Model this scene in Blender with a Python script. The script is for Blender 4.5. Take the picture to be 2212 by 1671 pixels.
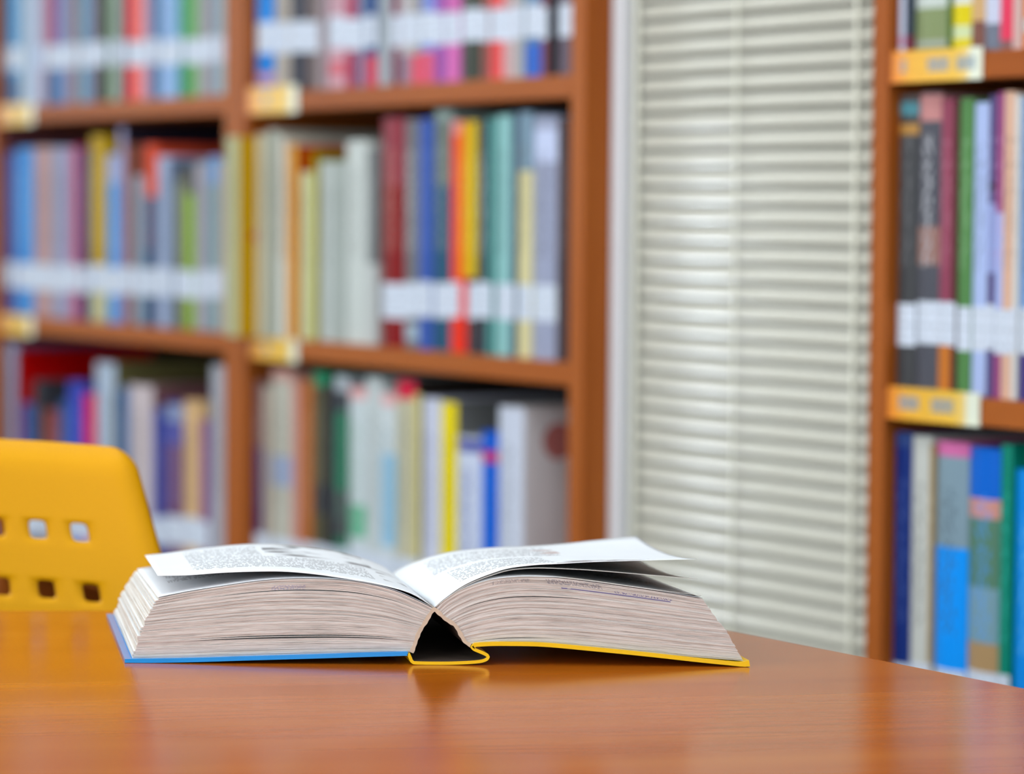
import bpy, math, random
from mathutils import Matrix, Vector

random.seed(7)
for _o in list(bpy.data.objects):
    bpy.data.objects.remove(_o, do_unlink=True)
scene = bpy.context.scene
COL = scene.collection

# ------------------------------------------------------------------ camera
cam_data = bpy.data.cameras.new('camera')
cam = bpy.data.objects.new('camera', cam_data)
COL.objects.link(cam)
cam_data.sensor_width = 36.0
cam_data.lens = 109.85
cam_data.clip_start = 0.05
cam_data.dof.use_dof = True
cam_data.dof.focus_distance = 2.10
cam_data.dof.aperture_fstop = 4.5
PITCH, ROLL = 0.05849513, 0.00672401
cam.matrix_world = (Matrix.Translation((0, 0, 1.04))
                    @ Matrix.Rotation(math.pi / 2 - PITCH, 4, 'X')
                    @ Matrix.Rotation(ROLL, 4, 'Z'))
scene.camera = cam

# ------------------------------------------------------------------ world, exposure
world = bpy.data.worlds.new('world')
scene.world = world
world.use_nodes = True
world.node_tree.nodes['Background'].inputs[0].default_value = (0.75, 0.85, 1.0, 1)
world.node_tree.nodes['Background'].inputs[1].default_value = 1.0
scene.view_settings.view_transform = 'Standard'
scene.view_settings.look = 'None'
scene.view_settings.gamma = 1.0
scene.view_settings.use_curve_mapping = False
scene.view_settings.exposure = 0.0
try:
    scene.cycles.use_denoising = True
    scene.cycles.max_bounces = 5
    scene.cycles.diffuse_bounces = 2
    scene.cycles.glossy_bounces = 2
    scene.cycles.transmission_bounces = 1
    scene.cycles.use_adaptive_sampling = True
    scene.cycles.adaptive_threshold = 0.05
    scene.cycles.adaptive_min_samples = 20
    scene.cycles.use_light_tree = False
    scene.cycles.caustics_reflective = False
    scene.cycles.caustics_refractive = False
    scene.cycles.sample_clamp_indirect = 6.0
except Exception:
    pass

# wall frame: local x runs along the shelves, local y goes into them, z is up
TH = 0.55662938
WALL_ORIGIN = Vector((0.0, 3.68846467, 0.0))
WALL_ROT = TH - math.pi / 2
WALL = Matrix.Translation(WALL_ORIGIN) @ Matrix.Rotation(WALL_ROT, 4, 'Z')
CEIL = 2.8
S0, S1, NEAR = -4.4, 5.2, 4.6         # room extent along the shelves and in front of them

def area_light(name, s, d, z, sx, sz, facing, power, color):
    """daylight-coloured area light at a wall of the room; facing is a direction in the wall frame"""
    ld = bpy.data.lights.new(name, 'AREA')
    ld.shape = 'RECTANGLE'
    ld.size, ld.size_y = sx, sz
    ld.energy = power
    ld.color = color
    o = bpy.data.objects.new(name, ld)
    COL.objects.link(o)
    q = Vector(facing).to_track_quat('-Z', 'Y')
    o.matrix_world = WALL @ Matrix.Translation((s, d, z)) @ q.to_matrix().to_4x4()
    return o

DAY = (0.82, 0.92, 1.0)
area_light('daylight_near', 1.0, -NEAR + 0.06, 1.38, 5.6, 1.8, (0, 1, 0), 96, DAY)
area_light('daylight_end', S1 - 0.06, -2.4, 1.65, 3.2, 1.5, (-1, 0, 0), 38, DAY)
area_light('daylight_far', S0 + 0.06, -1.75, 1.65, 1.5, 1.5, (1, 0, 0), 20, DAY)
area_light('blind_glint_light', S0 + 0.06, -3.22, 1.62, 0.07, 0.60, (1, 0, 0), 13, DAY)  # added unseen strip light, placed to put a highlight column on the slats

# ------------------------------------------------------------------ helpers
def mesh_obj(name, verts, faces, mats=(), parent=None, midx=None, smooth=False, uvs=None):
    me = bpy.data.meshes.new(name)
    me.from_pydata([tuple(v) for v in verts], [], faces)
    for m in (mats if isinstance(mats, (list, tuple)) else [mats]):
        me.materials.append(m)
    if midx:
        me.polygons.foreach_set('material_index', midx)
    if smooth:
        me.polygons.foreach_set('use_smooth', [True] * len(me.polygons))
    if uvs is not None:
        ul = me.uv_layers.new(name='UVMap')
        for li, lp in enumerate(me.loops):
            ul.data[li].uv = uvs[lp.vertex_index] if not isinstance(uvs, dict) else uvs[li]
    me.update()
    o = bpy.data.objects.new(name, me)
    COL.objects.link(o)
    if parent is not None:
        o.parent = parent
    return o

def empty(name, mat=None, loc=(0, 0, 0), rotz=0.0):
    o = bpy.data.objects.new(name, None)
    o.empty_display_size = 0.05
    COL.objects.link(o)
    if mat is not None:
        o.matrix_world = mat
    else:
        o.location = loc
        o.rotation_euler = (0, 0, rotz)
    return o

def tag(o, label=None, cat=None, group=None, kind=None):
    if label: o['label'] = label
    if cat: o['category'] = cat
    if group: o['group'] = group
    if kind: o['kind'] = kind
    return o

def on_wall(s, d, z):
    return WALL @ Matrix.Translation((s, d, z))

BOXF = [(0, 3, 2, 1), (4, 5, 6, 7), (0, 1, 5, 4), (1, 2, 6, 5), (2, 3, 7, 6), (3, 0, 4, 7)]
def box_data(x0, x1, y0, y1, z0, z1):
    return [(x0, y0, z0), (x1, y0, z0), (x1, y1, z0), (x0, y1, z0),
            (x0, y0, z1), (x1, y0, z1), (x1, y1, z1), (x0, y1, z1)], list(BOXF)

def box(name, x0, x1, y0, y1, z0, z1, mat, parent=None, bev=0.0):
    v, f = box_data(x0, x1, y0, y1, z0, z1)
    o = mesh_obj(name, v, f, mat, parent)
    if bev:
        m = o.modifiers.new('edge', 'BEVEL')
        m.width, m.segments = bev, 2
        m.limit_method = 'ANGLE'
    return o

def prism(name, outline, z0, z1, mat, parent=None, midx=None, smooth=False):
    """outline: ccw polygon in xy"""
    n = len(outline)
    v = [(x, y, z0) for x, y in outline] + [(x, y, z1) for x, y in outline]
    f = [(i, (i + 1) % n, (i + 1) % n + n, i + n) for i in range(n)]
    f += [tuple(range(n - 1, -1, -1)), tuple(range(n, 2 * n))]
    return mesh_obj(name, v, f, mat, parent, midx, smooth)

def lin(c):
    out = []
    for v in c:
        v = v / 255.0
        out.append(v / 12.92 if v <= 0.04045 else ((v + 0.055) / 1.055) ** 2.4)
    return tuple(out) + (1.0,)

# ------------------------------------------------------------------ materials
class N:
    def __init__(self, name, rough=0.5, spec=0.5):
        self.m = bpy.data.materials.new(name)
        self.m.use_nodes = True
        self.t = self.m.node_tree
        self.b = self.t.nodes['Principled BSDF']
        self.b.inputs['Roughness'].default_value = rough
        self.b.inputs['Specular IOR Level'].default_value = spec
    def node(self, kind, **kw):
        n = self.t.nodes.new(kind)
        for k, v in kw.items():
            setattr(n, k, v)
        return n
    def link(self, a, b):
        self.t.links.new(a, b)
    def math(self, op, a, b=None, c=None):
        n = self.node('ShaderNodeMath', operation=op)
        for i, v in enumerate((a, b, c)):
            if v is None: continue
            if isinstance(v, (int, float)): n.inputs[i].default_value = v
            else: self.link(v, n.inputs[i])
        return n.outputs[0]
    def mix(self, fac, a, b):
        n = self.node('ShaderNodeMix', data_type='RGBA')
        for sock, v in ((n.inputs[0], fac), (n.inputs[6], a), (n.inputs[7], b)):
            if isinstance(v, (int, float)): sock.default_value = v
            elif isinstance(v, tuple): sock.default_value = v
            else: self.link(v, sock)
        return n.outputs[2]
    def coord(self, which='Object', scale=(1, 1, 1), rot=(0, 0, 0)):
        tc = self.node('ShaderNodeTexCoord')
        mp = self.node('ShaderNodeMapping')
        mp.inputs['Scale'].default_value = scale
        mp.inputs['Rotation'].default_value = rot
        self.link(tc.outputs[which], mp.inputs[0])
        return mp.outputs[0]
    def xyz(self, v):
        n = self.node('ShaderNodeSeparateXYZ')
        self.link(v, n.inputs[0])
        return n.outputs
    def noise(self, vec, scale=5, detail=4, rough=0.5, dim='3D'):
        n = self.node('ShaderNodeTexNoise', noise_dimensions=dim)
        n.inputs['Scale'].default_value = scale
        n.inputs['Detail'].default_value = detail
        n.inputs['Roughness'].default_value = rough
        self.link(vec, n.inputs['Vector'])
        return n.outputs[0]
    def ramp(self, fac, stops):
        n = self.node('ShaderNodeValToRGB')
        e = n.color_ramp.elements
        while len(e) < len(stops): e.new(0.5)
        for el, (p, c) in zip(e, stops):
            el.position, el.color = p, c
        self.link(fac, n.inputs[0])
        return n.outputs[0]
    def between(self, v, a, b):
        return self.math('MULTIPLY', self.math('GREATER_THAN', v, a), self.math('LESS_THAN', v, b))
    def box(self, u, v, u0, u1, v0, v1):
        return self.math('MULTIPLY', self.between(u, u0, u1), self.between(v, v0, v1))
    def color(self, c):
        if isinstance(c, tuple): self.b.inputs['Base Color'].default_value = c
        else: self.link(c, self.b.inputs['Base Color'])
        return self
    def bump(self, h, strength=0.2, dist=0.001):
        n = self.node('ShaderNodeBump')
        n.inputs['Strength'].default_value = strength
        n.inputs['Distance'].default_value = dist
        self.link(h, n.inputs['Height'])
        self.link(n.outputs[0], self.b.inputs['Normal'])
        return self

def plain(name, rgb, rough=0.5, spec=0.5, var=0.06, vscale=14):
    n = N(name, rough, spec)
    f = n.noise(n.coord('Object'), vscale, 3)
    c = lin(rgb)
    a = tuple(min(1, x * (1 - var)) for x in c[:3]) + (1,)
    b = tuple(min(1, x * (1 + var)) for x in c[:3]) + (1,)
    n.color(n.mix(f, a, b))
    return n.m

def wood(name, dark, mid, light, axis, rough, spec=0.5, scale=1.0, coat=0.0, contrast=(0.30, 0.5, 0.72), turn=0.0):
    n = N(name, rough, spec)
    st = [24.0, 24.0, 24.0]
    st[axis] = 1.3
    def co(sc):
        base = n.coord('Object', (1, 1, 1), (0, 0, turn))
        mp = n.node('ShaderNodeMapping')
        mp.inputs['Scale'].default_value = sc
        n.link(base, mp.inputs[0])
        return mp.outputs[0]
    v = co(tuple(x * scale for x in st))
    g = n.noise(v, 1.0, 6, 0.62)
    st2 = [150.0, 150.0, 150.0]
    st2[axis] = 4.0
    f2 = n.noise(co(tuple(x * scale for x in st2)), 1.0, 3, 0.6)
    m = n.math('ADD', n.math('MULTIPLY', g, 0.78), n.math('MULTIPLY', f2, 0.22))
    n.color(n.ramp(m, [(contrast[0], lin(dark)), (contrast[1], lin(mid)), (contrast[2], lin(light))]))
    if coat:
        n.b.inputs['Coat Weight'].default_value = coat
        n.b.inputs['Coat Roughness'].default_value = 0.08
    return n.m

WOOD_TABLE = wood('table_laminate', (166, 80, 12), (180, 93, 17), (192, 107, 26), 0, 0.17, 0.33, contrast=(0.28, 0.5, 0.74), turn=-0.20)
WOOD_CASE_V = wood('case_laminate_upright', (152, 76, 24), (168, 88, 30), (180, 100, 40), 2, 0.45, 0.15)
WOOD_CASE_H = wood('case_laminate_shelf', (152, 76, 24), (168, 88, 30), (180, 100, 40), 0, 0.45, 0.15)
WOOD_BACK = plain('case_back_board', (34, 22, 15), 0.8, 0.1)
WALL_PAINT = plain('wall_paint', (172, 170, 162), 0.8, 0.2, 0.03, 3)
CEIL_PAINT = plain('ceiling_paint', (196, 196, 192), 0.9, 0.1, 0.02, 3)
FLOOR_MAT = plain('floor_vinyl', (70, 66, 60), 0.45, 0.4, 0.12, 6)
TRIM_WHITE = plain('white_frame_paint', (236, 236, 240), 0.4, 0.5, 0.02)
STEEL = plain('grey_steel', (120, 120, 122), 0.35, 0.5)
STEEL.node_tree.nodes['Principled BSDF'].inputs['Metallic'].default_value = 0.8
SLAT_MAT = plain('slat_enamel', (204, 200, 186), 0.09, 0.36, 0.02)
CORD_MAT = plain('ladder_cord', (236, 234, 216), 0.8, 0.2)
PAPER_EDGE = plain('book_paper', (214, 206, 190), 0.9, 0.1, 0.10, 60)

# ------------------------------------------------------------------ the room
def room():
    T = 0.12
    D0 = 0.34
    def st(name, x0, x1, y0, y1, z0, z1, m):
        o = box(name, x0, x1, y0, y1, z0, z1, m)
        o.matrix_world = WALL
        tag(o, kind='structure')
        return o
    st('floor', S0, S1, -NEAR, D0, -0.1, 0.0, FLOOR_MAT)
    st('ceiling', S0, S1, -NEAR, D0, CEIL, CEIL + 0.1, CEIL_PAINT)
    st('wall_back', S0 - T, S1 + T, D0, D0 + T, 0, CEIL, WALL_PAINT)
    st('wall_near', S0 - T, S1 + T, -NEAR - T, -NEAR, 0, CEIL, WALL_PAINT)
    st('wall_left', S0 - T, S0, -NEAR, D0, 0, CEIL, WALL_PAINT)
    st('wall_right', S1, S1 + T, -NEAR, D0, 0, CEIL, WALL_PAINT)
    # the pier between the two runs of bookcases that the blind hangs on
    st('wall_pier', 0.153, 0.672, 0.085, 0.335, 0, CEIL, WALL_PAINT)
    st('trim_1', 0.1535, 0.1765, 0.036, 0.085, 0, 2.3, TRIM_WHITE)
    st('trim_2', 0.618, 0.650, 0.050, 0.085, 0, 2.3, TRIM_WHITE)
room()

def ceiling_light(s, d, label):
    n = N('lamp_diffuser', 0.6)
    n.color((0.9, 0.9, 0.9, 1))
    n.b.inputs['Emission Color'].default_value = (0.90, 0.96, 1.0, 1)
    n.b.inputs['Emission Strength'].default_value = 6.3
    e = empty('ceiling_light', on_wall(s, d, CEIL - 0.06))
    tag(e, label, 'lamp', 'ceiling light panels')
    box('housing', -0.62, 0.62, -0.32, 0.32, 0.012, 0.06, TRIM_WHITE, e, 0.003)
    box('diffuser', -0.59, 0.59, -0.29, 0.29, 0.0, 0.012, n.m, e)
    return e
for d, row in ((-3.9, (-3.0, -0.9, 1.2, 3.3)), (-2.5, (-1.7, 0.3, 2.2, 4.1)), (-1.1, (-2.7, 0.0, 1.9, 3.8))):
    for s in row:
        ceiling_light(s, d, 'recessed white ceiling light panel above the reading room')


# ------------------------------------------------------------------ bookcases
SHELF_Z = [0.150, 0.490, 0.858, 1.188, 1.518, 1.848]
BOARD = 0.0265
DEPTH = 0.30
def bookcase(s0, s1, pl, pr, label):
    """s0..s1 outer faces; pl, pr panel thicknesses"""
    e = empty('bookcase', on_wall(s0, 0, 0))
    tag(e, label, 'bookcase', 'wooden library bookcases')
    w = s1 - s0
    top = 1.9
    box('side_panel', 0, pl, 0, DEPTH, 0, top, WOOD_CASE_V, e, 0.0015)
    box('side_panel', w - pr, w, 0, DEPTH, 0, top, WOOD_CASE_V, e, 0.0015)
    box('back_panel', pl, w - pr, DEPTH - 0.012, DEPTH, 0.05, top - 0.03, WOOD_BACK, e)
    box('plinth', pl, w - pr, 0.03, 0.05, 0, SHELF_Z[0] - BOARD, WOOD_CASE_H, e)
    for z in SHELF_Z:
        box('shelf_board', pl + 0.0005, w - pr - 0.0005, 0.0005, DEPTH - 0.0125, z - BOARD, z, WOOD_CASE_H, e, 0.0015)
    return e
bookcase(-1.604, -0.7255, 0.032, 0.0318, 'brown wooden bookcase behind the yellow chair, full of labelled books')
bookcase(-0.7250, 0.1520, 0.0325, 0.0298, 'brown wooden bookcase in the centre, ending at the white blind')
bookcase(0.6735, 1.5500, 0.0250, 0.0320, 'brown wooden bookcase standing past the white blind')

# ------------------------------------------------------------------ shelf labels
def shelf_label(s0, s1, z0, z1, grey, label):
    n = N('shelf_label_card', 0.35)
    o = n.xyz(n.coord('Object'))
    u = n.math('DIVIDE', o[0], s1 - s0)
    v = n.math('DIVIDE', o[2], z1 - z0)
    c = n.ramp(u, [(0.0, lin((240, 134, 30))), (0.22, lin((242, 178, 48))), (0.74, lin((240, 192, 66))), (1.0, lin((236, 232, 190)))])
    c = n.mix(n.between(u, 0.86, 2.0), c, lin((234, 236, 214)))
    lett = n.math('GREATER_THAN', n.noise(n.coord('Object', (420, 1, 300)), 1.0, 1), 0.47)
    for a, b in grey:
        k = n.box(u, v, a, b, 0.28, 0.72)
        c = n.mix(n.math('MULTIPLY', k, n.math('MULTIPLY_ADD', lett, 0.5, 0.4)), c, lin((128, 150, 168)))
    n.color(c)
    e = empty('shelf_label', on_wall(s0, 0, z0))
    tag(e, label, 'label', 'yellow shelf labels')
    box('card', 0, s1 - s0, -0.0012, -0.0002, 0, z1 - z0, n.m, e)
    box('clip_rail', -0.001, s1 - s0 + 0.001, -0.0030, -0.0001, -0.0014, 0.0004, n.m, e)
LAB_TXT = [(0.10, 0.16), (0.40, 0.64), (0.72, 0.93)]
shelf_label(0.706, 0.841, 1.1625, 1.1920, LAB_TXT, 'yellow shelf label with three grey words, upper board past the blind')
shelf_label(0.707, 0.845, 0.8325, 0.8630, [(0.12, 0.34), (0.48, 0.72)], 'yellow shelf label with two grey words, lower board past the blind')
shelf_label(-0.683, -0.540, 1.1605, 1.1955, [(0.30, 0.42)], 'faded yellow shelf label on the centre bay, upper board')
shelf_label(-0.676, -0.538, 0.8290, 0.8580, [(0.30, 0.42)], 'faded yellow shelf label on the centre bay, lower board')
shelf_label(-1.556, -1.416, 1.1605, 1.1920, [(0.30, 0.42)], 'faded yellow shelf label on the bay behind the chair, upper board')
shelf_label(-1.556, -1.420, 0.8290, 0.8600, [(0.30, 0.42)], 'faded yellow shelf label on the bay behind the chair, lower board')

# ------------------------------------------------------------------ shelved books
BOOKS = [
    {'s': -1.5673, 'w': 0.0079, 'h': 0.2021, 'c': (88, 72, 74), 'n': 'dark-brown', 'row': 'L1', 'lab': (0.0606, 0.097), 'label': 'dark-brown book at row start by sky-blue one, top shelf, bay behind the chair'},
    {'s': -1.5359, 'w': 0.0542, 'h': 0.2214, 'c': (92, 146, 190), 'n': 'sky-blue', 'row': 'L1', 'lab': (0.0598, 0.096), 'b': [(-1, 0.047, (88, 115, 150))], 'label': 'sky-blue book between dark-brown and pale-grey ones, top shelf, bay behind the chair'},
    {'s': -1.4864, 'w': 0.0441, 'h': 0.2112, 'c': (186, 198, 208), 'n': 'pale-grey', 'row': 'L1', 'label': 'pale-grey book between sky-blue and ice-white ones, top shelf, bay behind the chair'},
    {'s': -1.4433, 'w': 0.0416, 'h': 0.2195, 'c': (190, 200, 225), 'n': 'ice-white', 'row': 'L1', 'label': 'ice-white book between pale-grey and dusty-rose ones, top shelf, bay behind the chair'},
    {'s': -1.4133, 'w': 0.0177, 'h': 0.1854, 'c': (190, 165, 170), 'n': 'dusty-rose', 'row': 'L1', 'lab': (0.0576, 0.0937), 'label': 'dusty-rose book between ice-white and plum ones, top shelf, bay behind the chair'},
    {'s': -1.3829, 'w': 0.0425, 'h': 0.198, 'c': (160, 82, 120), 'n': 'plum', 'row': 'L1', 'lab': (0.0571, 0.0931), 'b': [(-1, 0.0552, (80, 110, 150))], 'label': 'plum book between dusty-rose and slate-blue ones, top shelf, bay behind the chair'},
    {'s': -1.3465, 'w': 0.0297, 'h': 0.1853, 'c': (112, 140, 182), 'n': 'slate-blue', 'row': 'L1', 'lab': (0.0564, 0.0924), 'label': 'slate-blue book between plum and lavender-grey ones, top shelf, bay behind the chair'},
    {'s': -1.3175, 'w': 0.0276, 'h': 0.1837, 'c': (158, 152, 176), 'n': 'lavender-grey', 'row': 'L1', 'lab': (0.0559, 0.0918), 'label': 'lavender-grey book between slate-blue and taupe ones, top shelf, bay behind the chair'},
    {'s': -1.2924, 'w': 0.0222, 'h': 0.1717, 'c': (150, 124, 118), 'n': 'taupe', 'row': 'L1', 'lab': (0.0554, 0.0914), 'label': 'taupe book between lavender-grey and steel-blue ones, top shelf, bay behind the chair'},
    {'s': -1.2581, 'w': 0.0458, 'h': 0.1943, 'c': (128, 166, 190), 'n': 'steel-blue', 'row': 'L1', 'lab': (0.0548, 0.0907), 'label': 'steel-blue book between taupe and purple-grey ones, top shelf, bay behind the chair'},
    {'s': -1.224, 'w': 0.0216, 'h': 0.1715, 'c': (120, 105, 130), 'n': 'purple-grey', 'row': 'L1', 'lab': (0.0542, 0.0901), 'label': 'purple-grey book between steel-blue and umber ones, top shelf, bay behind the chair'},
    {'s': -1.1989, 'w': 0.0281, 'h': 0.1839, 'c': (96, 80, 78), 'n': 'umber', 'row': 'L1', 'lab': (0.0538, 0.0896), 'label': 'umber book between purple-grey and bottle-green ones, top shelf, bay behind the chair'},
    {'s': -1.1772, 'w': 0.0146, 'h': 0.1827, 'c': (58, 104, 74), 'n': 'bottle-green', 'row': 'L1', 'lab': (0.0534, 0.0892), 'label': 'bottle-green book between umber and grey-green ones, top shelf, bay behind the chair'},
    {'s': -1.1476, 'w': 0.044, 'h': 0.17, 'c': (172, 182, 166), 'n': 'grey-green', 'row': 'L1', 'lab': (0.0529, 0.0886), 'label': 'grey-green book between bottle-green and dark-grey ones, top shelf, bay behind the chair'},
    {'s': -1.1181, 'w': 0.0143, 'h': 0.1895, 'c': (80, 80, 96), 'n': 'dark-grey', 'row': 'L1', 'lab': (0.0524, 0.088), 'label': 'dark-grey book between grey-green and bright-red ones, top shelf, bay behind the chair'},
    {'s': -1.0931, 'w': 0.0351, 'h': 0.17, 'c': (232, 84, 84), 'n': 'bright-red', 'row': 'L1', 'lab': (0.0519, 0.0875), 'label': 'bright-red book between dark-grey and salmon ones, top shelf, bay behind the chair'},
    {'s': -1.0603, 'w': 0.0299, 'h': 0.17, 'c': (236, 146, 138), 'n': 'salmon', 'row': 'L1', 'lab': (0.0513, 0.0869), 'label': 'salmon book between bright-red and mauve ones, top shelf, bay behind the chair'},
    {'s': -1.035, 'w': 0.0202, 'h': 0.1847, 'c': (190, 160, 185), 'n': 'mauve', 'row': 'L1', 'lab': (0.0509, 0.0864), 'label': 'mauve book between salmon and denim-blue ones, top shelf, bay behind the chair'},
    {'s': -1.0107, 'w': 0.0278, 'h': 0.1732, 'c': (82, 114, 148), 'n': 'denim-blue', 'row': 'L1', 'lab': (0.0504, 0.086), 'label': 'denim-blue book between mauve and pale-blue ones, top shelf, bay behind the chair'},
    {'s': -0.9675, 'w': 0.058, 'h': 0.17, 'c': (160, 188, 228), 'n': 'pale-blue', 'row': 'L1', 'lab': (0.0497, 0.0851), 'label': 'pale-blue book between denim-blue and teal ones, top shelf, bay behind the chair'},
    {'s': -0.9285, 'w': 0.0194, 'h': 0.1718, 'c': (98, 156, 160), 'n': 'teal', 'row': 'L1', 'lab': (0.049, 0.0844), 'label': 'teal book between pale-blue and leaf-green ones, top shelf, bay behind the chair'},
    {'s': -0.8985, 'w': 0.0401, 'h': 0.17, 'c': (104, 164, 98), 'n': 'leaf-green', 'row': 'L1', 'lab': (0.0485, 0.0838), 'label': 'leaf-green book between teal and stone-grey ones, top shelf, bay behind the chair'},
    {'s': -0.8599, 'w': 0.0365, 'h': 0.17, 'c': (168, 170, 164), 'n': 'stone-grey', 'row': 'L1', 'lab': (0.0478, 0.0831), 'label': 'stone-grey book between leaf-green and heather-grey ones, top shelf, bay behind the chair'},
    {'s': -0.8283, 'w': 0.0259, 'h': 0.1725, 'c': (156, 150, 164), 'n': 'heather-grey', 'row': 'L1', 'lab': (0.0472, 0.0824), 'label': 'heather-grey book between stone-grey and ice-blue ones, top shelf, bay behind the chair'},
    {'s': -0.7972, 'w': 0.0357, 'h': 0.17, 'c': (166, 190, 196), 'n': 'ice-blue', 'row': 'L1', 'lab': (0.0467, 0.0819), 'label': 'ice-blue book closing row after heather-grey one, top shelf, bay behind the chair'},
    {'s': -0.6651, 'w': 0.0519, 'h': 0.17, 'c': (50, 130, 210), 'n': 'azure-blue', 'row': 'M1', 'lab': (0.0524, 0.0937), 'b': [(0.0142, 0.0255, (200, 150, 170))], 'label': 'azure-blue book at row start by taupe one, top shelf, centre bay'},
    {'s': -0.6169, 'w': 0.0439, 'h': 0.17, 'c': (182, 172, 162), 'n': 'taupe', 'row': 'M1', 'lab': (0.0519, 0.093), 'label': 'taupe book between azure-blue and charcoal ones, top shelf, centre bay'},
    {'s': -0.5679, 'w': 0.0535, 'h': 0.17, 'c': (62, 62, 72), 'n': 'charcoal', 'row': 'M1', 'lab': (0.0514, 0.0922), 'label': 'charcoal book between taupe and brown-grey ones, top shelf, centre bay'},
    {'s': -0.5255, 'w': 0.0307, 'h': 0.17, 'c': (118, 104, 102), 'n': 'brown-grey', 'row': 'M1', 'lab': (0.051, 0.0915), 'label': 'brown-grey book between charcoal and ash-grey ones, top shelf, centre bay'},
    {'s': -0.4986, 'w': 0.0227, 'h': 0.17, 'c': (160, 146, 150), 'n': 'ash-grey', 'row': 'M1', 'label': 'ash-grey book between brown-grey and pale-pink ones, top shelf, centre bay'},
    {'s': -0.4626, 'w': 0.0487, 'h': 0.17, 'c': (208, 168, 178), 'n': 'pale-pink', 'row': 'M1', 'lab': (0.0503, 0.0905), 'b': [(0.0161, 0.0359, (210, 120, 130))], 'label': 'pale-pink book between ash-grey and rose-red ones, top shelf, centre bay'},
    {'s': -0.4214, 'w': 0.0331, 'h': 0.17, 'c': (160, 58, 86), 'n': 'rose-red', 'row': 'M1', 'lab': (0.0499, 0.0899), 'label': 'rose-red book between pale-pink and blue-grey ones, top shelf, centre bay'},
    {'s': -0.3955, 'w': 0.018, 'h': 0.17, 'c': (122, 134, 160), 'n': 'blue-grey', 'row': 'M1', 'lab': (0.0496, 0.0894), 'label': 'blue-grey book between rose-red and navy ones, top shelf, centre bay'},
    {'s': -0.3712, 'w': 0.0299, 'h': 0.17, 'c': (52, 78, 128), 'n': 'navy', 'row': 'M1', 'lab': (0.0494, 0.0891), 'b': [(-1, 0.0398, (205, 80, 100))], 'label': 'navy book between blue-grey and silver-grey ones, top shelf, centre bay'},
    {'s': -0.3358, 'w': 0.0402, 'h': 0.17, 'c': (168, 174, 180), 'n': 'silver-grey', 'row': 'M1', 'label': 'silver-grey book between navy and maroon ones, top shelf, centre bay'},
    {'s': -0.305, 'w': 0.0209, 'h': 0.17, 'c': (122, 62, 78), 'n': 'maroon', 'row': 'M1', 'lab': (0.0487, 0.088), 'label': 'maroon book between silver-grey and off-white ones, top shelf, centre bay'},
    {'s': -0.2804, 'w': 0.0276, 'h': 0.17, 'c': (202, 196, 198), 'n': 'off-white', 'row': 'M1', 'lab': (0.0484, 0.0876), 'b': [(-1, 0.0376, (150, 130, 145))], 'label': 'off-white book between maroon and grey-beige ones, top shelf, centre bay'},
    {'s': -0.255, 'w': 0.0227, 'h': 0.17, 'c': (166, 160, 156), 'n': 'grey-beige', 'row': 'M1', 'lab': (0.0482, 0.0872), 'b': [(-1, 0.0367, (220, 96, 112))], 'label': 'grey-beige book between off-white and periwinkle ones, top shelf, centre bay'},
    {'s': -0.2264, 'w': 0.0338, 'h': 0.17, 'c': (136, 152, 214), 'n': 'periwinkle', 'row': 'M1', 'lab': (0.0479, 0.0867), 'b': [(-1, 0.039, (214, 100, 125))], 'label': 'periwinkle book between grey-beige and violet ones, top shelf, centre bay'},
    {'s': -0.197, 'w': 0.0244, 'h': 0.17, 'c': (150, 90, 165), 'n': 'violet', 'row': 'M1', 'lab': (0.0476, 0.0863), 'label': 'violet book between periwinkle and pink ones, top shelf, centre bay'},
    {'s': -0.1664, 'w': 0.0362, 'h': 0.17, 'c': (212, 118, 180), 'n': 'pink', 'row': 'M1', 'lab': (0.0473, 0.0858), 'label': 'pink book between violet and dark-olive ones, top shelf, centre bay'},
    {'s': -0.1215, 'w': 0.0529, 'h': 0.17, 'c': (66, 70, 62), 'n': 'dark-olive', 'row': 'M1', 'lab': (0.0468, 0.0851), 'label': 'dark-olive book between pink and red-brown ones, top shelf, centre bay'},
    {'s': -0.0864, 'w': 0.0168, 'h': 0.17, 'c': (150, 92, 86), 'n': 'red-brown', 'row': 'M1', 'lab': (0.0464, 0.0845), 'label': 'red-brown book between dark-olive and coral-red ones, top shelf, centre bay'},
    {'s': -0.063, 'w': 0.0293, 'h': 0.17, 'c': (228, 92, 92), 'n': 'coral-red', 'row': 'M1', 'lab': (0.0462, 0.0841), 'label': 'coral-red book between red-brown and blush-pink ones, top shelf, centre bay'},
    {'s': -0.0352, 'w': 0.0258, 'h': 0.17, 'c': (206, 172, 172), 'n': 'blush-pink', 'row': 'M1', 'lab': (0.0459, 0.0837), 'label': 'blush-pink book between coral-red and light-grey ones, top shelf, centre bay'},
    {'s': -0.0118, 'w': 0.0204, 'h': 0.17, 'c': (176, 178, 178), 'n': 'light-grey', 'row': 'M1', 'lab': (0.0457, 0.0833), 'label': 'light-grey book between blush-pink and cadet-blue ones, top shelf, centre bay'},
    {'s': 0.0194, 'w': 0.0414, 'h': 0.17, 'c': (100, 128, 160), 'n': 'cadet-blue', 'row': 'M1', 'lab': (0.0453, 0.0828), 'b': [(-1, 0.039, (62, 104, 190))], 'label': 'cadet-blue book between light-grey and wine-red ones, top shelf, centre bay'},
    {'s': 0.0473, 'w': 0.0138, 'h': 0.17, 'c': (120, 60, 74), 'n': 'wine-red', 'row': 'M1', 'lab': (0.0451, 0.0824), 'label': 'wine-red book between cadet-blue and black ones, top shelf, centre bay'},
    {'s': 0.0623, 'w': 0.0157, 'h': 0.17, 'c': (22, 20, 26), 'n': 'black', 'row': 'M1', 'label': 'black book between wine-red and plum-grey ones, top shelf, centre bay'},
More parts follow.
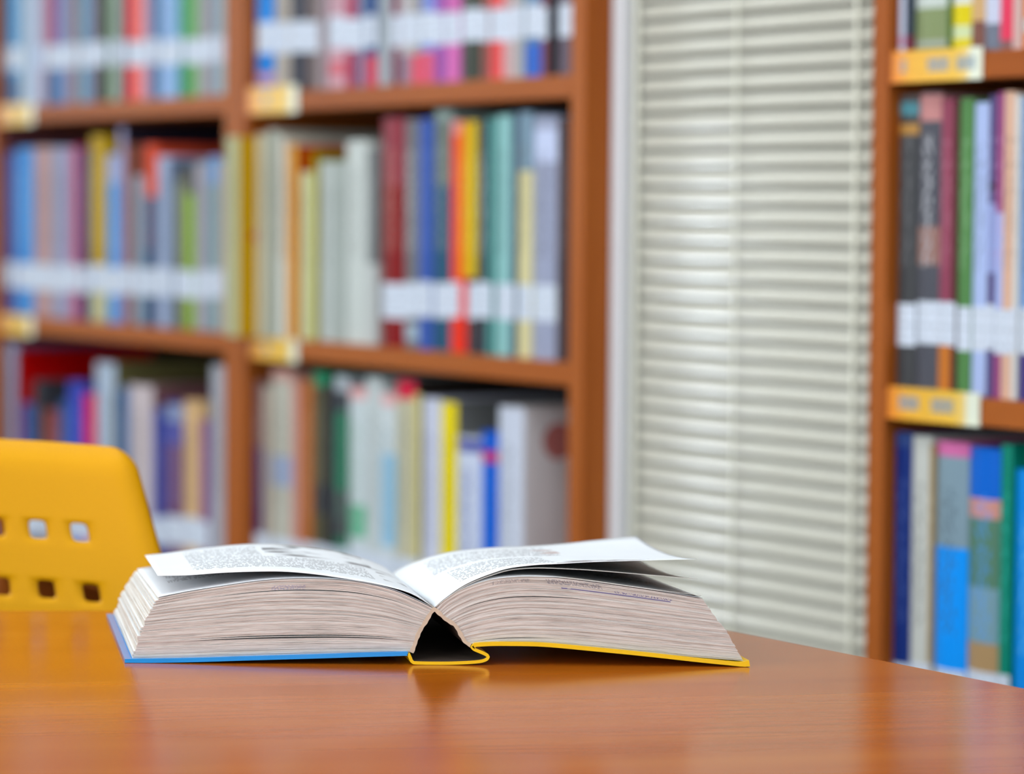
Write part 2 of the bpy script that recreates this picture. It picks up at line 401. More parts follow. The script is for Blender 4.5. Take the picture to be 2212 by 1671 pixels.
    {'s': 0.09, 'w': 0.0391, 'h': 0.17, 'c': (104, 92, 104), 'n': 'plum-grey', 'row': 'M1', 'lab': (0.0446, 0.0817), 'label': 'plum-grey book closing row after black one, top shelf, centre bay'},
    {'s': 0.7039, 'w': 0.0091, 'h': 0.17, 'c': (206, 212, 230), 'n': 'white', 'row': 'R1', 'b': [(0.0098, 0.019, (205, 170, 195))], 'label': 'white book at row start by charcoal one, top shelf, bay past the blind'},
    {'s': 0.714, 'w': 0.0105, 'h': 0.17, 'c': (62, 70, 82), 'n': 'charcoal', 'row': 'R1', 'b': [(-1, 0.0192, (110, 50, 66))], 'label': 'charcoal book between white and thick sage-green ones, top shelf, bay past the blind'},
    {'s': 0.7461, 'w': 0.0533, 'h': 0.17, 'c': (140, 152, 112), 'n': 'thick sage-green', 'row': 'R1', 'b': [(0.0448, 0.0618, (205, 212, 205)), (0.0079, 0.0133, (170, 175, 165))], 'label': 'thick sage-green book between charcoal and moss-green ones, top shelf, bay past the blind'},
    {'s': 0.7757, 'w': 0.0052, 'h': 0.17, 'c': (92, 116, 62), 'n': 'moss-green', 'row': 'R1', 'label': 'moss-green book between thick sage-green and yellow ones, top shelf, bay past the blind'},
    {'s': 0.7925, 'w': 0.0279, 'h': 0.17, 'c': (226, 208, 66), 'n': 'yellow', 'row': 'R1', 'b': [(0.0132, 0.0257, (212, 222, 178)), (0.0461, 0.0549, (225, 228, 222))], 'label': 'yellow book between moss-green and tan-and-brown ones, top shelf, bay past the blind'},
    {'s': 0.8168, 'w': 0.02, 'h': 0.17, 'c': (208, 172, 128), 'n': 'tan-and-brown', 'row': 'R1', 'b': [(-1, 0.029, (124, 84, 74))], 'label': 'tan-and-brown book between yellow and white-topped grey ones, top shelf, bay past the blind'},
    {'s': 0.8386, 'w': 0.0231, 'h': 0.17, 'c': (206, 210, 228), 'n': 'white-topped grey', 'row': 'R1', 'b': [(-1, 0.0254, (116, 122, 136))], 'label': 'white-topped grey book between tan-and-brown and crimson ones, top shelf, bay past the blind'},
    {'s': 0.8596, 'w': 0.0182, 'h': 0.17, 'c': (222, 72, 98), 'n': 'crimson', 'row': 'R1', 'b': [(-0.0008, 0.0088, (130, 96, 96))], 'label': 'crimson book between white-topped grey and shell-pink ones, top shelf, bay past the blind'},
    {'s': 0.8754, 'w': 0.0128, 'h': 0.17, 'c': (208, 178, 172), 'n': 'shell-pink', 'row': 'R1', 'label': 'shell-pink book between crimson and orange ones, top shelf, bay past the blind'},
    {'s': 0.8936, 'w': 0.023, 'h': 0.17, 'c': (236, 140, 66), 'n': 'orange', 'row': 'R1', 'b': [(0.0151, 0.0281, (220, 215, 210))], 'label': 'orange book closing row after shell-pink one, top shelf, bay past the blind'},
    {'s': -1.5664, 'w': 0.0097, 'h': 0.296, 'c': (106, 66, 72), 'n': 'dark-russet', 'row': 'L2', 'lab': (0.0406, 0.0824), 'label': 'dark-russet book at row start by indigo one, middle shelf, bay behind the chair'},
    {'s': -1.5443, 'w': 0.0338, 'h': 0.2579, 'c': (88, 100, 158), 'n': 'indigo', 'row': 'L2', 'lab': (0.0409, 0.0826), 'label': 'indigo book between dark-russet and bright-blue ones, middle shelf, bay behind the chair'},
    {'s': -1.492, 'w': 0.0703, 'h': 0.2647, 'c': (84, 146, 208), 'n': 'bright-blue', 'row': 'L2', 'lab': (0.0413, 0.0828), 'label': 'bright-blue book between indigo and dusty-pink ones, middle shelf, bay behind the chair'},
    {'s': -1.4222, 'w': 0.0687, 'h': 0.2654, 'c': (188, 152, 148), 'n': 'dusty-pink', 'row': 'L2', 'lab': (0.0419, 0.0831), 'label': 'dusty-pink book between bright-blue and grey-lavender ones, middle shelf, bay behind the chair'},
    {'s': -1.3593, 'w': 0.0565, 'h': 0.2646, 'c': (156, 160, 184), 'n': 'grey-lavender', 'row': 'L2', 'lab': (0.0425, 0.0834), 'label': 'grey-lavender book between dusty-pink and mauve-pink ones, middle shelf, bay behind the chair'},
    {'s': -1.3108, 'w': 0.0398, 'h': 0.2641, 'c': (178, 142, 168), 'n': 'mauve-pink', 'row': 'L2', 'lab': (0.0429, 0.0836), 'label': 'mauve-pink book between grey-lavender and crimson ones, middle shelf, bay behind the chair'},
    {'s': -1.2821, 'w': 0.017, 'h': 0.2658, 'c': (176, 44, 78), 'n': 'crimson', 'row': 'L2', 'lab': (0.0431, 0.0838), 'label': 'crimson book between mauve-pink and navy ones, middle shelf, bay behind the chair'},
    {'s': -1.2572, 'w': 0.0322, 'h': 0.2606, 'c': (62, 76, 116), 'n': 'navy', 'row': 'L2', 'lab': (0.0433, 0.0839), 'label': 'navy book between crimson and ochre ones, middle shelf, bay behind the chair'},
    {'s': -1.2106, 'w': 0.0603, 'h': 0.2803, 'c': (186, 152, 62), 'n': 'ochre', 'row': 'L2', 'lab': (0.0437, 0.0841), 'b': [(-1, 0.0837, (196, 190, 150))], 'label': 'ochre book between navy and sky-blue ones, middle shelf, bay behind the chair'},
    {'s': -1.1563, 'w': 0.0476, 'h': 0.2505, 'c': (84, 148, 210), 'n': 'sky-blue', 'row': 'L2', 'lab': (0.0441, 0.0843), 'b': [(0.2092, 0.2746, (165, 175, 210))], 'label': 'sky-blue book between ochre and tall lavender ones, middle shelf, bay behind the chair'},
    {'s': -1.1226, 'w': 0.0193, 'h': 0.2906, 'c': (170, 164, 196), 'n': 'tall lavender', 'row': 'L2', 'lab': (0.0444, 0.0845), 'side': (40, 36, 50), 'label': 'tall lavender book between sky-blue and chestnut ones, middle shelf, bay behind the chair'},  # near-black side: shade of the shelf gap painted onto the boards
    {'s': -1.099, 'w': 0.0272, 'h': 0.2657, 'c': (138, 84, 70), 'n': 'chestnut', 'row': 'L2', 'lab': (0.0446, 0.0846), 'label': 'chestnut book between tall lavender and short grey-blue ones, middle shelf, bay behind the chair'},
    {'s': -1.0677, 'w': 0.0349, 'h': 0.2192, 'c': (146, 162, 176), 'n': 'short grey-blue', 'row': 'L2', 'lab': (0.0449, 0.0847), 'label': 'short grey-blue book between chestnut and red-orange ones, middle shelf, bay behind the chair'},
    {'s': -1.0288, 'w': 0.0423, 'h': 0.2648, 'c': (214, 88, 66), 'n': 'red-orange', 'row': 'L2', 'lab': (0.0452, 0.0849), 'b': [(-1, 0.1887, (64, 82, 112))], 'label': 'red-orange book between short grey-blue and powder-blue ones, middle shelf, bay behind the chair'},
    {'s': -0.9835, 'w': 0.0477, 'h': 0.2469, 'c': (170, 180, 204), 'n': 'powder-blue', 'row': 'L2', 'lab': (0.0456, 0.0851), 'label': 'powder-blue book between red-orange and slate ones, middle shelf, bay behind the chair'},
    {'s': -0.9519, 'w': 0.015, 'h': 0.2419, 'c': (98, 116, 148), 'n': 'slate', 'row': 'L2', 'lab': (0.0459, 0.0852), 'label': 'slate book between powder-blue and olive-grey ones, middle shelf, bay behind the chair'},
    {'s': -0.926, 'w': 0.0361, 'h': 0.2318, 'c': (132, 134, 108), 'n': 'olive-grey', 'row': 'L2', 'lab': (0.0461, 0.0854), 'b': [(0.2107, 0.2384, (86, 86, 86))], 'label': 'olive-grey book between slate and lime-green ones, middle shelf, bay behind the chair'},
    {'s': -0.8943, 'w': 0.0267, 'h': 0.2316, 'c': (138, 172, 40), 'n': 'lime-green', 'row': 'L2', 'lab': (0.0463, 0.0855), 'b': [(0.1922, 0.2382, (86, 86, 84))], 'label': 'lime-green book between olive-grey and ash-mauve ones, middle shelf, bay behind the chair'},
    {'s': -0.8609, 'w': 0.0396, 'h': 0.2379, 'c': (170, 164, 172), 'n': 'ash-mauve', 'row': 'L2', 'lab': (0.0466, 0.0856), 'label': 'ash-mauve book between lime-green and teal-grey ones, middle shelf, bay behind the chair'},
    {'s': -0.8205, 'w': 0.0405, 'h': 0.2454, 'c': (130, 158, 164), 'n': 'teal-grey', 'row': 'L2', 'lab': (0.047, 0.0858), 'b': [(0.2052, 0.2473, (112, 152, 196))], 'label': 'teal-grey book between ash-mauve and linen ones, middle shelf, bay behind the chair'},
    {'s': -0.7915, 'w': 0.017, 'h': 0.2374, 'c': (196, 186, 182), 'n': 'linen', 'row': 'L2', 'lab': (0.0472, 0.086), 'label': 'linen book closing row after teal-grey one, middle shelf, bay behind the chair'},
    {'s': -0.6683, 'w': 0.0375, 'h': 0.2695, 'c': (186, 188, 152), 'n': 'cream-spined yellow-covered', 'row': 'M2', 'd': -0.038, 'side': (208, 164, 8), 'disc': ((200, 70, 20), 0.1357, 0.012), 'label': 'cream-spined yellow-covered book at row start by cream one, middle shelf, centre bay'},
    {'s': -0.6374, 'w': 0.0236, 'h': 0.2727, 'c': (206, 196, 170), 'n': 'cream', 'row': 'M2', 'd': -0.009, 'label': 'cream book between cream-spined yellow-covered and pebble-grey ones, middle shelf, centre bay'},
    {'s': -0.6108, 'w': 0.0289, 'h': 0.2786, 'c': (172, 176, 166), 'n': 'pebble-grey', 'row': 'M2', 'd': -0.006, 'label': 'pebble-grey book between cream and ivory ones, middle shelf, centre bay'},
    {'s': -0.5858, 'w': 0.0206, 'h': 0.2689, 'c': (214, 204, 190), 'n': 'ivory', 'row': 'M2', 'd': -0.003, 'b': [(-1, 0.1058, (222, 218, 208))], 'label': 'ivory book between pebble-grey and light-orange ones, middle shelf, centre bay'},
    {'s': -0.5623, 'w': 0.0257, 'h': 0.2576, 'c': (216, 158, 84), 'n': 'light-orange', 'row': 'M2', 'd': 0.0, 'side': (190, 84, 6), 'label': 'light-orange book between ivory and short pale-lime ones, middle shelf, centre bay'},
    {'s': -0.5301, 'w': 0.0383, 'h': 0.2218, 'c': (206, 206, 164), 'n': 'short pale-lime', 'row': 'M2', 'd': 0.003, 'label': 'short pale-lime book between light-orange and thin mustard ones, middle shelf, centre bay'},
    {'s': -0.5069, 'w': 0.0076, 'h': 0.2473, 'c': (186, 172, 60), 'n': 'thin mustard', 'row': 'M2', 'd': 0.005, 'side': (140, 130, 40), 'label': 'thin mustard book between short pale-lime and short light-grey ones, middle shelf, centre bay'},
    {'s': -0.485, 'w': 0.0355, 'h': 0.2356, 'c': (192, 197, 193), 'n': 'short light-grey', 'row': 'M2', 'd': 0.007, 'label': 'short light-grey book between thin mustard and short mid-grey ones, middle shelf, centre bay'},
    {'s': -0.4523, 'w': 0.0294, 'h': 0.2354, 'c': (176, 182, 177), 'n': 'short mid-grey', 'row': 'M2', 'label': 'short mid-grey book between short light-grey and broad white ones, middle shelf, centre bay'},
    {'s': -0.4084, 'w': 0.0577, 'h': 0.2618, 'c': (208, 212, 208), 'n': 'broad white', 'row': 'M2', 'label': 'broad white book between short mid-grey and dark-grey ones, middle shelf, centre bay'},
    {'s': -0.3655, 'w': 0.0276, 'h': 0.2506, 'c': (128, 130, 130), 'n': 'dark-grey', 'row': 'M2', 'b': [(-1, 0.1039, (196, 198, 196))], 'label': 'dark-grey book between broad white and maroon ones, middle shelf, centre bay'},
    {'s': -0.3119, 'w': 0.0604, 'h': 0.2896, 'c': (130, 30, 32), 'n': 'maroon', 'row': 'M2', 'lab': (0.0359, 0.0804), 'b': [(0.2044, 0.2978, (142, 60, 70))], 'txt': (190, 120, 110), 'label': 'maroon book between dark-grey and speckled grey ones, middle shelf, centre bay'},
    {'s': -0.2642, 'w': 0.0345, 'h': 0.2864, 'c': (116, 116, 120), 'n': 'speckled grey', 'row': 'M2', 'lab': (0.0374, 0.0816), 'b': [(0.0102, 0.0305, (165, 180, 190))], 'txt': (205, 205, 205), 'label': 'speckled grey book between maroon and royal-blue ones, middle shelf, centre bay'},
    {'s': -0.2296, 'w': 0.034, 'h': 0.2869, 'c': (66, 92, 166), 'n': 'royal-blue', 'row': 'M2', 'lab': (0.0385, 0.0825), 'label': 'royal-blue book between speckled grey and petrol-blue ones, middle shelf, centre bay'},
    {'s': -0.19, 'w': 0.0446, 'h': 0.296, 'c': (46, 86, 112), 'n': 'petrol-blue', 'row': 'M2', 'lab': (0.0398, 0.0835), 'b': [(0.2827, 0.3065, (150, 165, 160)), (0.2043, 0.2827, (110, 118, 112))], 'txt': (150, 160, 160), 'label': 'petrol-blue book between royal-blue and scarlet ones, middle shelf, centre bay'},
    {'s': -0.156, 'w': 0.0229, 'h': 0.2821, 'c': (232, 74, 56), 'n': 'scarlet', 'row': 'M2', 'lab': (0.0409, 0.0843), 'b': [(0.2663, 0.2945, (226, 140, 140))], 'label': 'scarlet book between petrol-blue and amber ones, middle shelf, centre bay'},
    {'s': -0.1356, 'w': 0.0172, 'h': 0.2806, 'c': (232, 158, 42), 'n': 'amber', 'row': 'M2', 'b': [(-1, 0.0916, (226, 60, 52))], 'label': 'amber book between scarlet and golden-yellow ones, middle shelf, centre bay'},
    {'s': -0.1159, 'w': 0.0214, 'h': 0.2813, 'c': (212, 184, 30), 'n': 'golden-yellow', 'row': 'M2', 'lab': (0.0422, 0.0853), 'b': [(-1, 0.0921, (70, 64, 66))], 'label': 'golden-yellow book between amber and black-and-grey ones, middle shelf, centre bay'},
    {'s': -0.0916, 'w': 0.0266, 'h': 0.2809, 'c': (52, 52, 62), 'n': 'black-and-grey', 'row': 'M2', 'lab': (0.0429, 0.0859), 'txt': (170, 172, 180), 'label': 'black-and-grey book between golden-yellow and narrow teal ones, middle shelf, centre bay'},
    {'s': -0.0718, 'w': 0.0125, 'h': 0.2838, 'c': (96, 150, 146), 'n': 'narrow teal', 'row': 'M2', 'lab': (0.0436, 0.0864), 'label': 'narrow teal book between black-and-grey and pale-aqua ones, middle shelf, centre bay'},
    {'s': -0.0449, 'w': 0.0407, 'h': 0.2866, 'c': (154, 198, 196), 'n': 'pale-aqua', 'row': 'M2', 'lab': (0.0444, 0.0871), 'label': 'pale-aqua book between narrow teal and thin slate-blue ones, middle shelf, centre bay'},
    {'s': -0.0187, 'w': 0.0111, 'h': 0.2893, 'c': (86, 106, 122), 'n': 'thin slate-blue', 'row': 'M2', 'lab': (0.0453, 0.0878), 'label': 'thin slate-blue book between pale-aqua and cream-yellow ones, middle shelf, centre bay'},
    {'s': 0.0025, 'w': 0.0306, 'h': 0.29, 'c': (222, 212, 168), 'n': 'cream-yellow', 'row': 'M2', 'lab': (0.0459, 0.0883), 'b': [(0.2203, 0.2965, (130, 152, 168))], 'label': 'cream-yellow book between thin slate-blue and thick lavender-grey ones, middle shelf, centre bay'},
    {'s': 0.0462, 'w': 0.0562, 'h': 0.2836, 'c': (162, 166, 188), 'n': 'thick lavender-grey', 'row': 'M2', 'lab': (0.0474, 0.0894), 'b': [(0.2309, 0.2686, (205, 212, 238))], 'label': 'thick lavender-grey book between cream-yellow and dark-brown ones, middle shelf, centre bay'},
    {'s': 0.0868, 'w': 0.0245, 'h': 0.2807, 'c': (72, 58, 60), 'n': 'dark-brown', 'row': 'M2', 'label': 'dark-brown book closing row after thick lavender-grey one, middle shelf, centre bay'},
    {'s': 0.7143, 'w': 0.0301, 'h': 0.2913, 'c': (70, 70, 72), 'n': 'thick charcoal', 'row': 'R2', 'lab': (0.0456, 0.0872), 'b': [(0.284, 0.294, (85, 80, 80)), (0.2713, 0.284, (90, 140, 150)), (0.2521, 0.2631, (178, 136, 84))], 'label': 'thick charcoal book at row start by lettered grey one, middle shelf, bay past the blind'},
    {'s': 0.7472, 'w': 0.0351, 'h': 0.2931, 'c': (84, 84, 92), 'n': 'lettered grey', 'row': 'R2', 'lab': (0.0453, 0.0871), 'b': [(0.1251, 0.1622, (150, 116, 108)), (0.2651, 0.2908, (196, 140, 138))], 'txt': (185, 185, 190), 'label': 'lettered grey book between thick charcoal and burgundy ones, middle shelf, bay past the blind'},
    {'s': 0.775, 'w': 0.0199, 'h': 0.2861, 'c': (142, 70, 90), 'n': 'burgundy', 'row': 'R2', 'lab': (0.045, 0.0871), 'b': [(-1, 0.0682, (198, 122, 66))], 'label': 'burgundy book between lettered grey and oxblood ones, middle shelf, bay past the blind'},
    {'s': 0.7888, 'w': 0.0073, 'h': 0.2808, 'c': (84, 44, 42), 'n': 'oxblood', 'row': 'R2', 'lab': (0.0448, 0.0871), 'label': 'oxblood book between burgundy and fern-green ones, middle shelf, bay past the blind'},
    {'s': 0.8033, 'w': 0.0209, 'h': 0.2863, 'c': (92, 134, 84), 'n': 'fern-green', 'row': 'R2', 'lab': (0.0446, 0.087), 'label': 'fern-green book between oxblood and pale-blue ones, middle shelf, bay past the blind'},
    {'s': 0.8254, 'w': 0.0227, 'h': 0.2813, 'c': (180, 194, 232), 'n': 'pale-blue', 'row': 'R2', 'lab': (0.0444, 0.087), 'label': 'pale-blue book between fern-green and aubergine ones, middle shelf, bay past the blind'},
    {'s': 0.8426, 'w': 0.0111, 'h': 0.2879, 'c': (84, 74, 118), 'n': 'aubergine', 'row': 'R2', 'lab': (0.0442, 0.087), 'b': [(0.1974, 0.2045, (40, 26, 50)), (0.1191, 0.1851, (150, 160, 205))], 'label': 'aubergine book between pale-blue and magenta-plum ones, middle shelf, bay past the blind'},
    {'s': 0.8539, 'w': 0.011, 'h': 0.2902, 'c': (150, 76, 122), 'n': 'magenta-plum', 'row': 'R2', 'lab': (0.0441, 0.0869), 'b': [(0.071, 0.1764, (172, 182, 226))], 'label': 'magenta-plum book between aubergine and peach ones, middle shelf, bay past the blind'},
    {'s': 0.8672, 'w': 0.0149, 'h': 0.2908, 'c': (220, 180, 158), 'n': 'peach', 'row': 'R2', 'lab': (0.044, 0.0869), 'label': 'peach book between magenta-plum and ivory-white ones, middle shelf, bay past the blind'},
    {'s': 0.8787, 'w': 0.0076, 'h': 0.2874, 'c': (222, 220, 216), 'n': 'ivory-white', 'row': 'R2', 'lab': (0.0438, 0.0869), 'label': 'ivory-white book between peach and mid-blue ones, middle shelf, bay past the blind'},
    {'s': 0.895, 'w': 0.0244, 'h': 0.2848, 'c': (128, 160, 206), 'n': 'mid-blue', 'row': 'R2', 'lab': (0.0437, 0.0868), 'b': [(-1, 0.0508, (70, 60, 120))], 'label': 'mid-blue book closing row after ivory-white one, middle shelf, bay past the blind'},
    {'s': -1.5448, 'w': 0.0528, 'h': 0.3232, 'c': (150, 156, 180), 'n': 'tall silver-lavender', 'row': 'L3', 'side': (90, 90, 130), 'label': 'tall silver-lavender book at row start by thin dark-red one, lower shelf, bay behind the chair'},
    {'s': -1.5116, 'w': 0.0129, 'h': 0.3128, 'c': (120, 14, 26), 'n': 'thin dark-red', 'row': 'L3', 'lab': (0.0169, 0.0578), 'side': (190, 6, 24), 'label': 'thin dark-red book between tall silver-lavender and short blue ones, lower shelf, bay behind the chair'},
    {'s': -1.4809, 'w': 0.048, 'h': 0.228, 'c': (62, 88, 148), 'n': 'short blue', 'row': 'L3', 'lab': (0.0188, 0.0598), 'label': 'short blue book between thin dark-red and dark-charcoal ones, lower shelf, bay behind the chair'},
    {'s': -1.4384, 'w': 0.0363, 'h': 0.267, 'c': (60, 60, 66), 'n': 'dark-charcoal', 'row': 'L3', 'lab': (0.0215, 0.0625), 'label': 'dark-charcoal book between short blue and short brick-red ones, lower shelf, bay behind the chair'},
    {'s': -1.3895, 'w': 0.0609, 'h': 0.2231, 'c': (136, 70, 66), 'n': 'short brick-red', 'row': 'L3', 'lab': (0.0246, 0.0657), 'label': 'short brick-red book between dark-charcoal and short denim-blue ones, lower shelf, bay behind the chair'},
    {'s': -1.3411, 'w': 0.0351, 'h': 0.2389, 'c': (58, 92, 140), 'n': 'short denim-blue', 'row': 'L3', 'lab': (0.0277, 0.0688), 'label': 'short denim-blue book between short brick-red and ultramarine ones, lower shelf, bay behind the chair'},
    {'s': -1.2947, 'w': 0.0572, 'h': 0.2716, 'c': (66, 78, 176), 'n': 'ultramarine', 'row': 'L3', 'lab': (0.0306, 0.0718), 'label': 'ultramarine book between short denim-blue and raspberry-red ones, lower shelf, bay behind the chair'},
    {'s': -1.2445, 'w': 0.0425, 'h': 0.2558, 'c': (212, 44, 86), 'n': 'raspberry-red', 'row': 'L3', 'lab': (0.0338, 0.075), 'label': 'raspberry-red book between ultramarine and tall pale-grey ones, lower shelf, bay behind the chair'},
    {'s': -1.1879, 'w': 0.0701, 'h': 0.3065, 'c': (182, 194, 210), 'n': 'tall pale-grey', 'row': 'L3', 'lab': (0.0374, 0.0787), 'side': (110, 104, 70), 'label': 'tall pale-grey book between raspberry-red and dark-olive ones, lower shelf, bay behind the chair'},
    {'s': -1.1419, 'w': 0.0211, 'h': 0.2628, 'c': (66, 62, 44), 'n': 'dark-olive', 'row': 'L3', 'lab': (0.0403, 0.0816), 'label': 'dark-olive book between tall pale-grey and steel-blue ones, lower shelf, bay behind the chair'},
    {'s': -1.1173, 'w': 0.0275, 'h': 0.2725, 'c': (84, 118, 164), 'n': 'steel-blue', 'row': 'L3', 'lab': (0.0418, 0.0832), 'label': 'steel-blue book between dark-olive and shell-white ones, lower shelf, bay behind the chair'},
    {'s': -1.0618, 'w': 0.083, 'h': 0.2796, 'c': (206, 192, 194), 'n': 'shell-white', 'row': 'L3', 'lab': (0.0454, 0.0868), 'side': (120, 80, 86), 'label': 'shell-white book between steel-blue and navy-blue ones, lower shelf, bay behind the chair'},
    {'s': -1.0006, 'w': 0.0388, 'h': 0.2477, 'c': (50, 62, 138), 'n': 'navy-blue', 'row': 'L3', 'lab': (0.0492, 0.0907), 'label': 'navy-blue book between shell-white and plum-and-blue ones, lower shelf, bay behind the chair'},
    {'s': -0.9503, 'w': 0.0612, 'h': 0.26, 'c': (84, 84, 152), 'n': 'plum-and-blue', 'row': 'L3', 'lab': (0.0524, 0.0939), 'b': [(-1, 0.1997, (112, 80, 110)), (0.2332, 0.2567, (140, 150, 180))], 'label': 'plum-and-blue book between navy-blue and sand ones, lower shelf, bay behind the chair'},
    {'s': -0.891, 'w': 0.0568, 'h': 0.2661, 'c': (216, 180, 138), 'n': 'sand', 'row': 'L3', 'lab': (0.0562, 0.0978), 'label': 'sand book between plum-and-blue and short mauve ones, lower shelf, bay behind the chair'},
    {'s': -0.847, 'w': 0.0307, 'h': 0.241, 'c': (134, 92, 132), 'n': 'short mauve', 'row': 'L3', 'lab': (0.059, 0.1006), 'label': 'short mauve book between sand and tall light-grey ones, lower shelf, bay behind the chair'},
    {'s': -0.806, 'w': 0.0506, 'h': 0.3204, 'c': (176, 176, 184), 'n': 'tall light-grey', 'row': 'L3', 'label': 'tall light-grey book closing row after short mauve one, lower shelf, bay behind the chair'},
    {'s': -0.6791, 'w': 0.0251, 'h': 0.3048, 'c': (120, 92, 92), 'n': 'mauve-brown', 'row': 'M3', 'lab': (0.0552, 0.0962), 'b': [(-1, 0.2152, (62, 44, 96))], 'label': 'mauve-brown book at row start by beige one, lower shelf, centre bay'},
    {'s': -0.6561, 'w': 0.0203, 'h': 0.2991, 'c': (176, 160, 146), 'n': 'beige', 'row': 'M3', 'lab': (0.0555, 0.0965), 'label': 'beige book between mauve-brown and thick stone-grey ones, lower shelf, centre bay'},
    {'s': -0.6129, 'w': 0.0657, 'h': 0.3233, 'c': (190, 186, 174), 'n': 'thick stone-grey', 'row': 'M3', 'lab': (0.0561, 0.0971), 'b': [(0.3095, 0.3245, (205, 160, 150)), (0.1665, 0.2073, (160, 170, 195))], 'label': 'thick stone-grey book between beige and rose-beige ones, lower shelf, centre bay'},
    {'s': -0.5699, 'w': 0.0196, 'h': 0.3099, 'c': (204, 150, 140), 'n': 'rose-beige', 'row': 'M3', 'lab': (0.0567, 0.0977), 'label': 'rose-beige book between thick stone-grey and terracotta ones, lower shelf, centre bay'},
    {'s': -0.5423, 'w': 0.0351, 'h': 0.3131, 'c': (172, 106, 66), 'n': 'terracotta', 'row': 'M3', 'lab': (0.057, 0.0981), 'label': 'terracotta book between rose-beige and green-capped olive ones, lower shelf, centre bay'},
    {'s': -0.5053, 'w': 0.0384, 'h': 0.3267, 'c': (84, 80, 60), 'n': 'green-capped olive', 'row': 'M3', 'lab': (0.0575, 0.0986), 'b': [(0.3077, 0.3298, (60, 134, 100)), (0.1382, 0.1782, (50, 52, 56))], 'label': 'green-capped olive book between terracotta and black ones, lower shelf, centre bay'},
    {'s': -0.4757, 'w': 0.0201, 'h': 0.3117, 'c': (48, 46, 52), 'n': 'black', 'row': 'M3', 'lab': (0.0579, 0.099), 'label': 'black book between green-capped olive and dark-green ones, lower shelf, centre bay'},
    {'s': -0.4467, 'w': 0.0375, 'h': 0.3241, 'c': (56, 112, 88), 'n': 'dark-green', 'row': 'M3', 'lab': (0.0583, 0.0994), 'b': [(0.3042, 0.3265, (178, 184, 190)), (0.2769, 0.3042, (70, 74, 78)), (0.113, 0.1738, (80, 84, 84))], 'label': 'dark-green book between black and pink-tipped white ones, lower shelf, centre bay'},
    {'s': -0.4049, 'w': 0.0455, 'h': 0.3106, 'c': (206, 214, 216), 'n': 'pink-tipped white', 'row': 'M3', 'lab': (0.0589, 0.1), 'b': [(0.2962, 0.3118, (226, 176, 176)), (0.1169, 0.1591, (120, 180, 150))], 'txt': (150, 180, 160), 'label': 'pink-tipped white book between dark-green and dove-grey ones, lower shelf, centre bay'},
    {'s': -0.3614, 'w': 0.041, 'h': 0.326, 'c': (200, 206, 206), 'n': 'dove-grey', 'row': 'M3', 'lab': (0.0594, 0.1006), 'label': 'dove-grey book between pink-tipped white and white-and-sky ones, lower shelf, centre bay'},
    {'s': -0.3222, 'w': 0.0367, 'h': 0.3092, 'c': (212, 218, 220), 'n': 'white-and-sky', 'row': 'M3', 'lab': (0.06, 0.1012), 'b': [(0.2926, 0.308, (226, 180, 180)), (0.1129, 0.2312, (160, 196, 220))], 'txt': (120, 150, 160), 'label': 'white-and-sky book between dove-grey and red-capped cream ones, lower shelf, centre bay'},
    {'s': -0.2791, 'w': 0.0489, 'h': 0.3267, 'c': (196, 190, 166), 'n': 'red-capped cream', 'row': 'M3', 'lab': (0.0605, 0.1018), 'b': [(0.3033, 0.329, (206, 50, 74))], 'side': (50, 44, 42), 'txt': (150, 150, 130), 'label': 'red-capped cream book between white-and-sky and straw-yellow ones, lower shelf, centre bay'},  # dark side colour stands in for the shade above the shorter books
    {'s': -0.2458, 'w': 0.017, 'h': 0.3122, 'c': (210, 198, 138), 'n': 'straw-yellow', 'row': 'M3', 'lab': (0.061, 0.1022), 'side': (44, 42, 40), 'label': 'straw-yellow book between red-capped cream and lilac-white ones, lower shelf, centre bay'},  # side painted dark for the unlit gap under the shelf board
    {'s': -0.2143, 'w': 0.0453, 'h': 0.3076, 'c': (206, 208, 224), 'n': 'lilac-white', 'row': 'M3', 'lab': (0.0614, 0.1027), 'txt': (150, 150, 180), 'label': 'lilac-white book between straw-yellow and bright-yellow ones, lower shelf, centre bay'},
    {'s': -0.172, 'w': 0.0389, 'h': 0.3054, 'c': (238, 216, 34), 'n': 'bright-yellow', 'row': 'M3', 'lab': (0.062, 0.1033), 'side': (110, 112, 112), 'label': 'bright-yellow book between lilac-white and short white ones, lower shelf, centre bay'},
    {'s': -0.1234, 'w': 0.0577, 'h': 0.2653, 'c': (208, 214, 232), 'n': 'short white', 'row': 'M3', 'lab': (0.0626, 0.1039), 'b': [(0.2483, 0.2624, (70, 74, 150))], 'txt': (90, 96, 160), 'label': 'short white book between bright-yellow and cobalt-blue ones, lower shelf, centre bay'},
    {'s': -0.0746, 'w': 0.0393, 'h': 0.2752, 'c': (14, 92, 196), 'n': 'cobalt-blue', 'row': 'M3', 'lab': (0.0633, 0.1046), 'b': [(0.2389, 0.2517, (190, 60, 100))], 'label': 'cobalt-blue book between short white and tall white ones, lower shelf, centre bay'},
    {'s': -0.0264, 'w': 0.0563, 'h': 0.3077, 'c': (210, 214, 228), 'n': 'tall white', 'row': 'M3', 'lab': (0.0639, 0.1053), 'side': (236, 230, 232), 'disc': ((200, 120, 116), 0.2673, 0.04), 'label': 'tall white book closing row after cobalt-blue one, lower shelf, centre bay'},
    {'s': 0.713, 'w': 0.0274, 'h': 0.3263, 'c': (22, 44, 112), 'n': 'navy', 'row': 'R3', 'lab': (0.0645, 0.0959), 'b': [(0.3121, 0.3263, (50, 70, 125))], 'label': 'navy book at row start by cream-white one, lower shelf, bay past the blind'},
